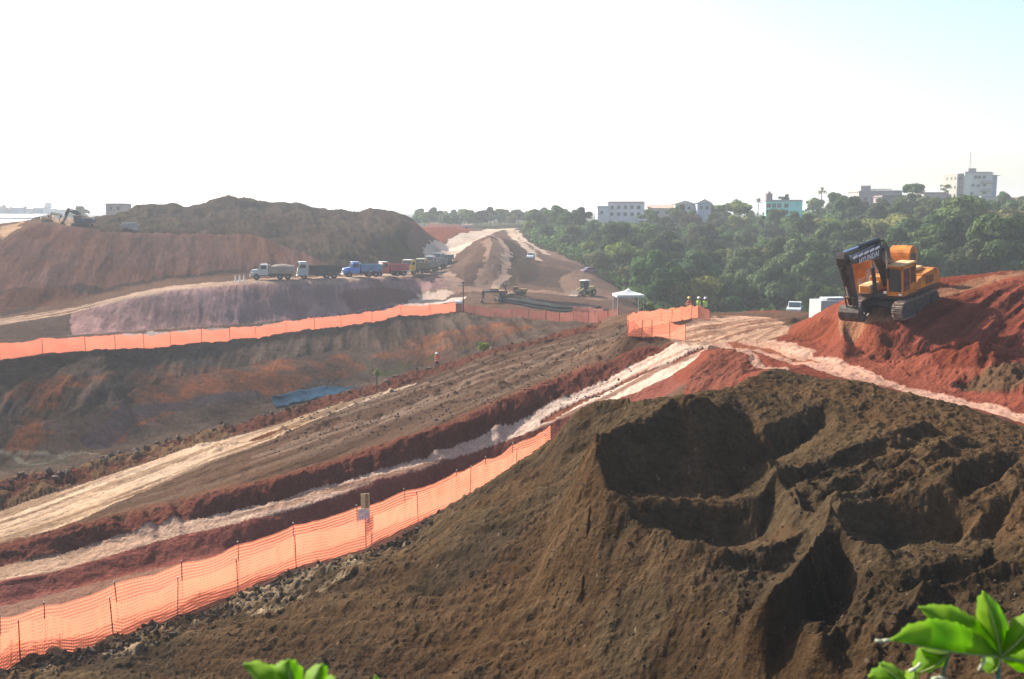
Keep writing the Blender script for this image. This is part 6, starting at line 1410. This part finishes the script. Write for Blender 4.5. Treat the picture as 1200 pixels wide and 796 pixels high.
# ------------------------------------------------------------------ loose clods and stones
def clods():
    g = np.random.default_rng(8)
    ico = [(0, 0, 1), (.894, 0, .447), (.276, .851, .447), (-.724, .526, .447), (-.724, -.526, .447), (.276, -.851, .447), (.724, .526, -.447), (-.276, .851, -.447), (-.894, 0, -.447), (-.276, -.851, -.447), (.724, -.526, -.447), (0, 0, -1)]
    fi = [(0, 1, 2), (0, 2, 3), (0, 3, 4), (0, 4, 5), (0, 5, 1), (1, 6, 2), (2, 7, 3), (3, 8, 4), (4, 9, 5), (5, 10, 1), (2, 6, 7), (3, 7, 8), (4, 8, 9), (5, 9, 10), (1, 10, 6), (7, 6, 11), (8, 7, 11), (9, 8, 11), (10, 9, 11), (6, 10, 11)]
    ico = np.array(ico); fi = np.array(fi)
    def scatter(name, label, places, sizes, material):
        n = len(places); P_ = np.array(places); sz = np.array(sizes)[:, None, None]
        vs_ = P_[:, None, :] + ico[None] * sz * g.uniform(.6, 1.25, (n, 12, 1)) * g.uniform(.6, 1.1, (n, 1, 3))
        me = bpy.data.meshes.new(name); ff = (fi[None] + (np.arange(n) * 12)[:, None, None]).reshape(-1, 3)
        me.from_pydata(vs_.reshape(-1, 3).tolist(), [], ff.tolist()); me.materials.append(material); me.update()
        o = bpy.data.objects.new(name, me); scene.collection.objects.link(o); tag(o, label, name.replace('_', ' '), kind="stuff")
    pl, sz = [], []
    foot = [V(-20, 800, 34), V(150, 752, 37.5), V(250, 716, 40), V(340, 682, 42.3), V(430, 658, 45), V(500, 622, 48), V(590, 572, 52)]
    for k in range(1800):
        i = g.integers(0, 6); f = g.random(); a, b_ = foot[i], foot[i + 1]; x = a[0] + (b_[0] - a[0]) * f + g.normal() * .35 + abs(g.normal()) * .9; y = a[1] + (b_[1] - a[1]) * f - abs(g.normal()) * 1.2 + .3
        s_ = .025 + .13 * g.random() ** 4; pl.append((x, y, ground(x, y) + s_ * .35)); sz.append(s_)
    for k in range(15000):
        Yd = 16 + 26 * g.random() ** .8; u = g.uniform(150, 1240); x, y, _ = H(u, Yd, -8)
        if x < -12.4 * (Yd - 31) / 15 + 0 and False: continue
        # keep on the mound side of the foot line
        fx = np.interp(Yd, [34, 40, 46, 52], [-18, -11.5, -6.3, 0.5]) if Yd > 34 else -1e9
        if x < fx: continue
        if Yd > 33 and x > 6.5: continue
        s_ = .010 + .045 * g.random() ** 4; pl.append((x, y, ground(x, y) + s_ * .3)); sz.append(s_)
    scatter("dirt_clods", "loose crumbs and clods of brown soil strewn over the big mound and its foot", pl, sz, mm("clod_soil", (.045, .031, .020), .95, noise=.4, scale=1.5))
    pl, sz = [], []
    bt = [V(0, 563, 66), V(83, 549, 69), V(126, 537, 72), V(186, 520, 75.5), V(251, 500, 79), V(300, 490, 82), V(411, 458, 90), V(484, 435, 98.5), V(563, 412, 103), V(640, 394, 107)]
    for k in range(500):
        i = g.integers(0, 9); f = g.random(); a, b_ = bt[i], bt[i + 1]; x = a[0] + (b_[0] - a[0]) * f + g.normal() * .5; y = a[1] + (b_[1] - a[1]) * f + g.normal() * .9; s_ = .06 + .3 * g.random() ** 4; pl.append((x, y, ground(x, y) + s_ * .2)); sz.append(s_)
    for k in range(2600):
        u = g.uniform(280, 740); Yd = g.uniform(64, 92); x, y, _ = H(u, Yd, -13); s_ = .03 + .11 * g.random() ** 3
        if u < 300 + (Yd - 60) * 2: continue
        pl.append((x, y, ground(x, y) + s_ * .2)); sz.append(s_)
    scatter("red_clods", "reddish lumps of soil along the berm and across the brown terrace", pl, sz, mm("red_clod_soil", (.075, .046, .034), .95, noise=.4, scale=1.5))
clods()

# ------------------------------------------------------------------ leafy plants at the camera's feet
def leaf_green(name, c):
    m = bpy.data.materials.new(name); m.use_nodes = True; nt = m.node_tree; b = nt.nodes["Principled BSDF"]; b.inputs["Roughness"].default_value = .6; b.inputs["Specular IOR Level"].default_value = .2
    g = nt.nodes.new("ShaderNodeNewGeometry"); n = nt.nodes.new("ShaderNodeTexNoise"); n.inputs["Scale"].default_value = 28; n.inputs["Detail"].default_value = 4; nt.links.new(g.outputs["Position"], n.inputs[0])
    r = nt.nodes.new("ShaderNodeValToRGB"); e = r.color_ramp.elements; e[0].position = .3; e[0].color = (c[0] * .7, c[1] * .8, c[2] * .8, 1); e[1].position = .7; e[1].color = (c[0] * 1.25, c[1] * 1.15, c[2], 1)
    nt.links.new(n.outputs[0], r.inputs[0]); nt.links.new(r.outputs[0], b.inputs["Base Color"])
    t = nt.nodes.new("ShaderNodeBsdfTranslucent"); hs = nt.nodes.new("ShaderNodeHueSaturation"); hs.inputs["Value"].default_value = 2.1; hs.inputs["Saturation"].default_value = 1.05; nt.links.new(r.outputs[0], hs.inputs["Color"]); nt.links.new(hs.outputs[0], t.inputs[0])
    ms = nt.nodes.new("ShaderNodeMixShader"); ms.inputs[0].default_value = .55; nt.links.new(b.outputs[0], ms.inputs[1]); nt.links.new(t.outputs[0], ms.inputs[2]); nt.links.new(ms.outputs[0], nt.nodes["Material Output"].inputs[0])
    return m
LG = leaf_green("fresh_leaf", (.17, .29, .016)); vein = mm("pale_vein", (.24, .30, .08), .6)
def palmate(parent, node, lobes, Y0, seed, tilt=.10, m=None):
    """lobes: list of (tip, left side points, right side points) in sighted pixels; each lobe is domed and creased along its midrib"""
    g = random.Random(seed); b = MB(); vb = MB()
    n0 = Vector(V(*node, Y0))
    for (tip, la, ra, dy) in lobes:
        tp = Vector(V(*tip, Y0 + dy)); NSEG = 14
        def side(ps):
            pts_ = [n0] + [Vector(V(*p, Y0 + dy * min(1, (Vector(V(*p, Y0)) - n0).length / max((tp - n0).length, 1e-6)) + .018)) for p in ps] + [tp]
            # resample evenly with small teeth
            ln = [0];
            for p, q in zip(pts_[:-1], pts_[1:]): ln.append(ln[-1] + (q - p).length)
            out = []
            for k in range(NSEG * 2 + 1):
                t_ = ln[-1] * k / (NSEG * 2); i = max(j for j in range(len(ln)) if ln[j] <= t_ + 1e-9); i = min(i, len(pts_) - 2); f = (t_ - ln[i]) / max(ln[i + 1] - ln[i], 1e-9); out.append(pts_[i].lerp(pts_[i + 1], f))
            return out
        A, B = side(la), side(ra); mid = [n0.lerp(tp, k / (NSEG * 2)) + Vector((0, -.012 * math.sin(math.pi * k / (NSEG * 2)), 0)) for k in range(NSEG * 2 + 1)]
        for S_, sg in ((A, 1), (B, -1)):
            vs_ = []
            for k in range(NSEG * 2 + 1):
                e = S_[k]; 
                if 2 < k < NSEG * 2 - 1 and k % 2: e = e + (mid[k] - e) * .055
                for q in (0, .35, .7, 1): vs_.append(mid[k].lerp(e, q) + Vector((0, -.006 * math.sin(math.pi * q) + .003 * math.sin(k * .9) * q, 0)))
            b.add(vs_, [(k * 4 + q, (k + 1) * 4 + q, (k + 1) * 4 + q + 1, k * 4 + q + 1) for k in range(NSEG * 2) for q in range(3)])
        vb.path([mid[i] + Vector((0, -.003, 0)) for i in range(0, NSEG * 2 + 1, 4)], [.0022 * (1 - i / (NSEG * 2 + 6)) for i in range(0, NSEG * 2 + 1, 4)], 5)
    o = b.build("leaf", m or LG, parent, True); sm = o.modifiers.new("thickness", 'SOLIDIFY'); sm.thickness = .0012
    vb.build("vein", vein, o)
    return o, n0
def off(o, base):
    o.location = -Vector(base)
base = Vector(H(1178, 1.58, -1.8)); base.z = ground(base.x, base.y) - .02
t = thing("leafy_plant", "bright green plant with pointed lobed leaves at the bottom right corner", "plant", base)
o, n1 = palmate(t, (1171, 769), [((1043, 749), [(1150, 744), (1120, 728), (1087, 724), (1065, 732)], [(1140, 766), (1110, 762), (1080, 753), (1058, 752)], -.05),
                               ((1076, 711), [(1160, 740), (1140, 722), (1112, 708), (1092, 709)], [(1145, 752), (1110, 738), (1090, 727), (1082, 718)], .03),
                               ((1151, 693), [(1183, 740), (1177, 720), (1168, 706), (1158, 698)], [(1158, 750), (1145, 728), (1143, 712), (1146, 700)], .02),
                               ((1215, 716), [(1195, 764), (1210, 757), (1222, 745), (1222, 728)], [(1178, 742), (1186, 726), (1197, 719), (1206, 717)], -.02),
                               ((1236, 775), [(1190, 785), (1205, 790), (1225, 784)], [(1190, 762), (1205, 758), (1225, 764)], .02),
                               ((1157, 788), [(1150, 772), (1150, 782)], [(1172, 780), (1166, 787)], .01)], 1.58, 1); off(o, base)
o, n2 = palmate(t, (1112, 763), [((1072, 788), [(1077, 758), (1072, 770), (1070, 780)], [(1112, 772), (1100, 782), (1085, 788)], .02), ((1078, 760), [(1100, 758), (1085, 757)], [(1092, 770), (1080, 768)], 0)], 1.66, 2); off(o, base)
o, n3 = palmate(t, (1062, 800), [((1017, 792), [(1050, 788), (1035, 778), (1024, 783)], [(1045, 806), (1030, 804)], 0), ((1030, 777), [(1060, 790), (1048, 780), (1038, 776)], [(1040, 792), (1030, 785)], .02), ((1070, 783), [(1075, 795), (1074, 788)], [(1058, 792), (1062, 786)], 0)], 1.62, 3); off(o, base)
b = MB(); P1 = n1 - base; P2 = n2 - base; P3 = n3 - base
b.path([P1, P1 + Vector((.01, .02, -.12)), P1 + Vector((.02, .05, -.4)), Vector((.03, .02, .5)), Vector((0, 0, 0))], [.0042, .005, .006, .010, .013], 8)
b.path([P2, P2 + Vector((-.01, .03, -.15)), Vector((.03, .02, .45))], [.003, .004, .006], 6); b.path([P3, P3 + Vector((.02, .03, -.15)), Vector((.02, .02, .35))], [.003, .004, .006], 6)
b.build("stem", mm("plant_stem", (.13, .20, .16), .6), t)
b = MB()
for ps in (((1026, 751), (1034, 751.5), (1044, 750)), ((1079, 777), (1074, 783), (1065, 787)), ((1152, 767), (1153, 775), (1147, 786)), ((1092, 796), (1100, 794), (1108, 796))):
    q = [Vector(V(*p, 1.57)) - base for p in ps]; b = MB(); b.path(q, [.0022, .0030, .0024], 7); b.build("pale_stalk", mm("pale_stalk", (.5, .5, .34), .6), t, True)
base2 = Vector(H(345, 1.35, -1.8)); base2.z = ground(base2.x, base2.y) - .02
t = thing("leafy_plant", "blurred green leaf tips rising over the bottom edge left of centre", "plant", base2)
o, n4 = palmate(t, (352, 826), [((286, 777), [(330, 806), (305, 800), (292, 788)], [(345, 790), (320, 779), (300, 775)], .02), ((338, 772), [(330, 800), (318, 782), (326, 776)], [(356, 802), (354, 782), (347, 775)], 0),
                               ((378, 777), [(354, 806), (358, 788), (366, 780)], [(374, 806), (384, 792), (384, 783)], .03), ((394, 793), [(372, 806), (380, 794), (388, 791)], [(378, 818), (392, 806)], .05)], 1.35, 5); off(o, base2)
b = MB(); P4 = n4 - base2; b.path([P4, P4 + Vector((0, .02, -.2)), Vector((0, 0, 0))], [.004, .005, .011], 8); b.build("stem", M_["plant_stem"], t)
base3 = Vector(H(441, 1.5, -1.8)); base3.z = ground(base3.x, base3.y) - .02
t = thing("leafy_plant", "tiny green leaf tip at the bottom edge right of the blurred leaf", "plant", base3)
o, n5 = palmate(t, (441, 824), [((440, 791), [(434, 812), (435, 800)], [(447, 812), (445, 800)], 0)], 1.5, 6); off(o, base3)
b = MB(); P5 = n5 - base3; b.path([P5, P5 + Vector((0, .02, -.2)), Vector((0, 0, 0))], [.003, .004, .009], 8); b.build("stem", M_["plant_stem"], t)
def build_haze():
    m = bpy.data.materials.new("haze_air"); m.use_nodes = True; nt = m.node_tree
    nt.nodes.remove(nt.nodes["Principled BSDF"])
    pv = nt.nodes.new("ShaderNodeVolumePrincipled"); pv.inputs["Color"].default_value = (.86, .92, 1, 1)
    pv.inputs["Density"].default_value = HAZE; pv.inputs["Anisotropy"].default_value = .2
    nt.links.new(pv.outputs[0], nt.nodes["Material Output"].inputs["Volume"])
    x0, x1, y0, y1, z0, z1 = -17500, 17500, -40, 6200, -26, 36
    vs_ = [(x, y, z) for z in (z0, z1) for y in (y0, y1) for x in (x0, x1)]
    fs = [(0, 2, 3, 1), (4, 5, 7, 6), (0, 1, 5, 4), (2, 6, 7, 3), (0, 4, 6, 2), (1, 3, 7, 5)]
    me = bpy.data.meshes.new("haze"); me.from_pydata(vs_, [], fs); me.materials.append(m)
    o = bpy.data.objects.new("haze", me); scene.collection.objects.link(o); o["kind"] = "stuff"; o["label"] = "thin pale haze hanging over the whole valley"
HAZE = 0.00042
build_haze()
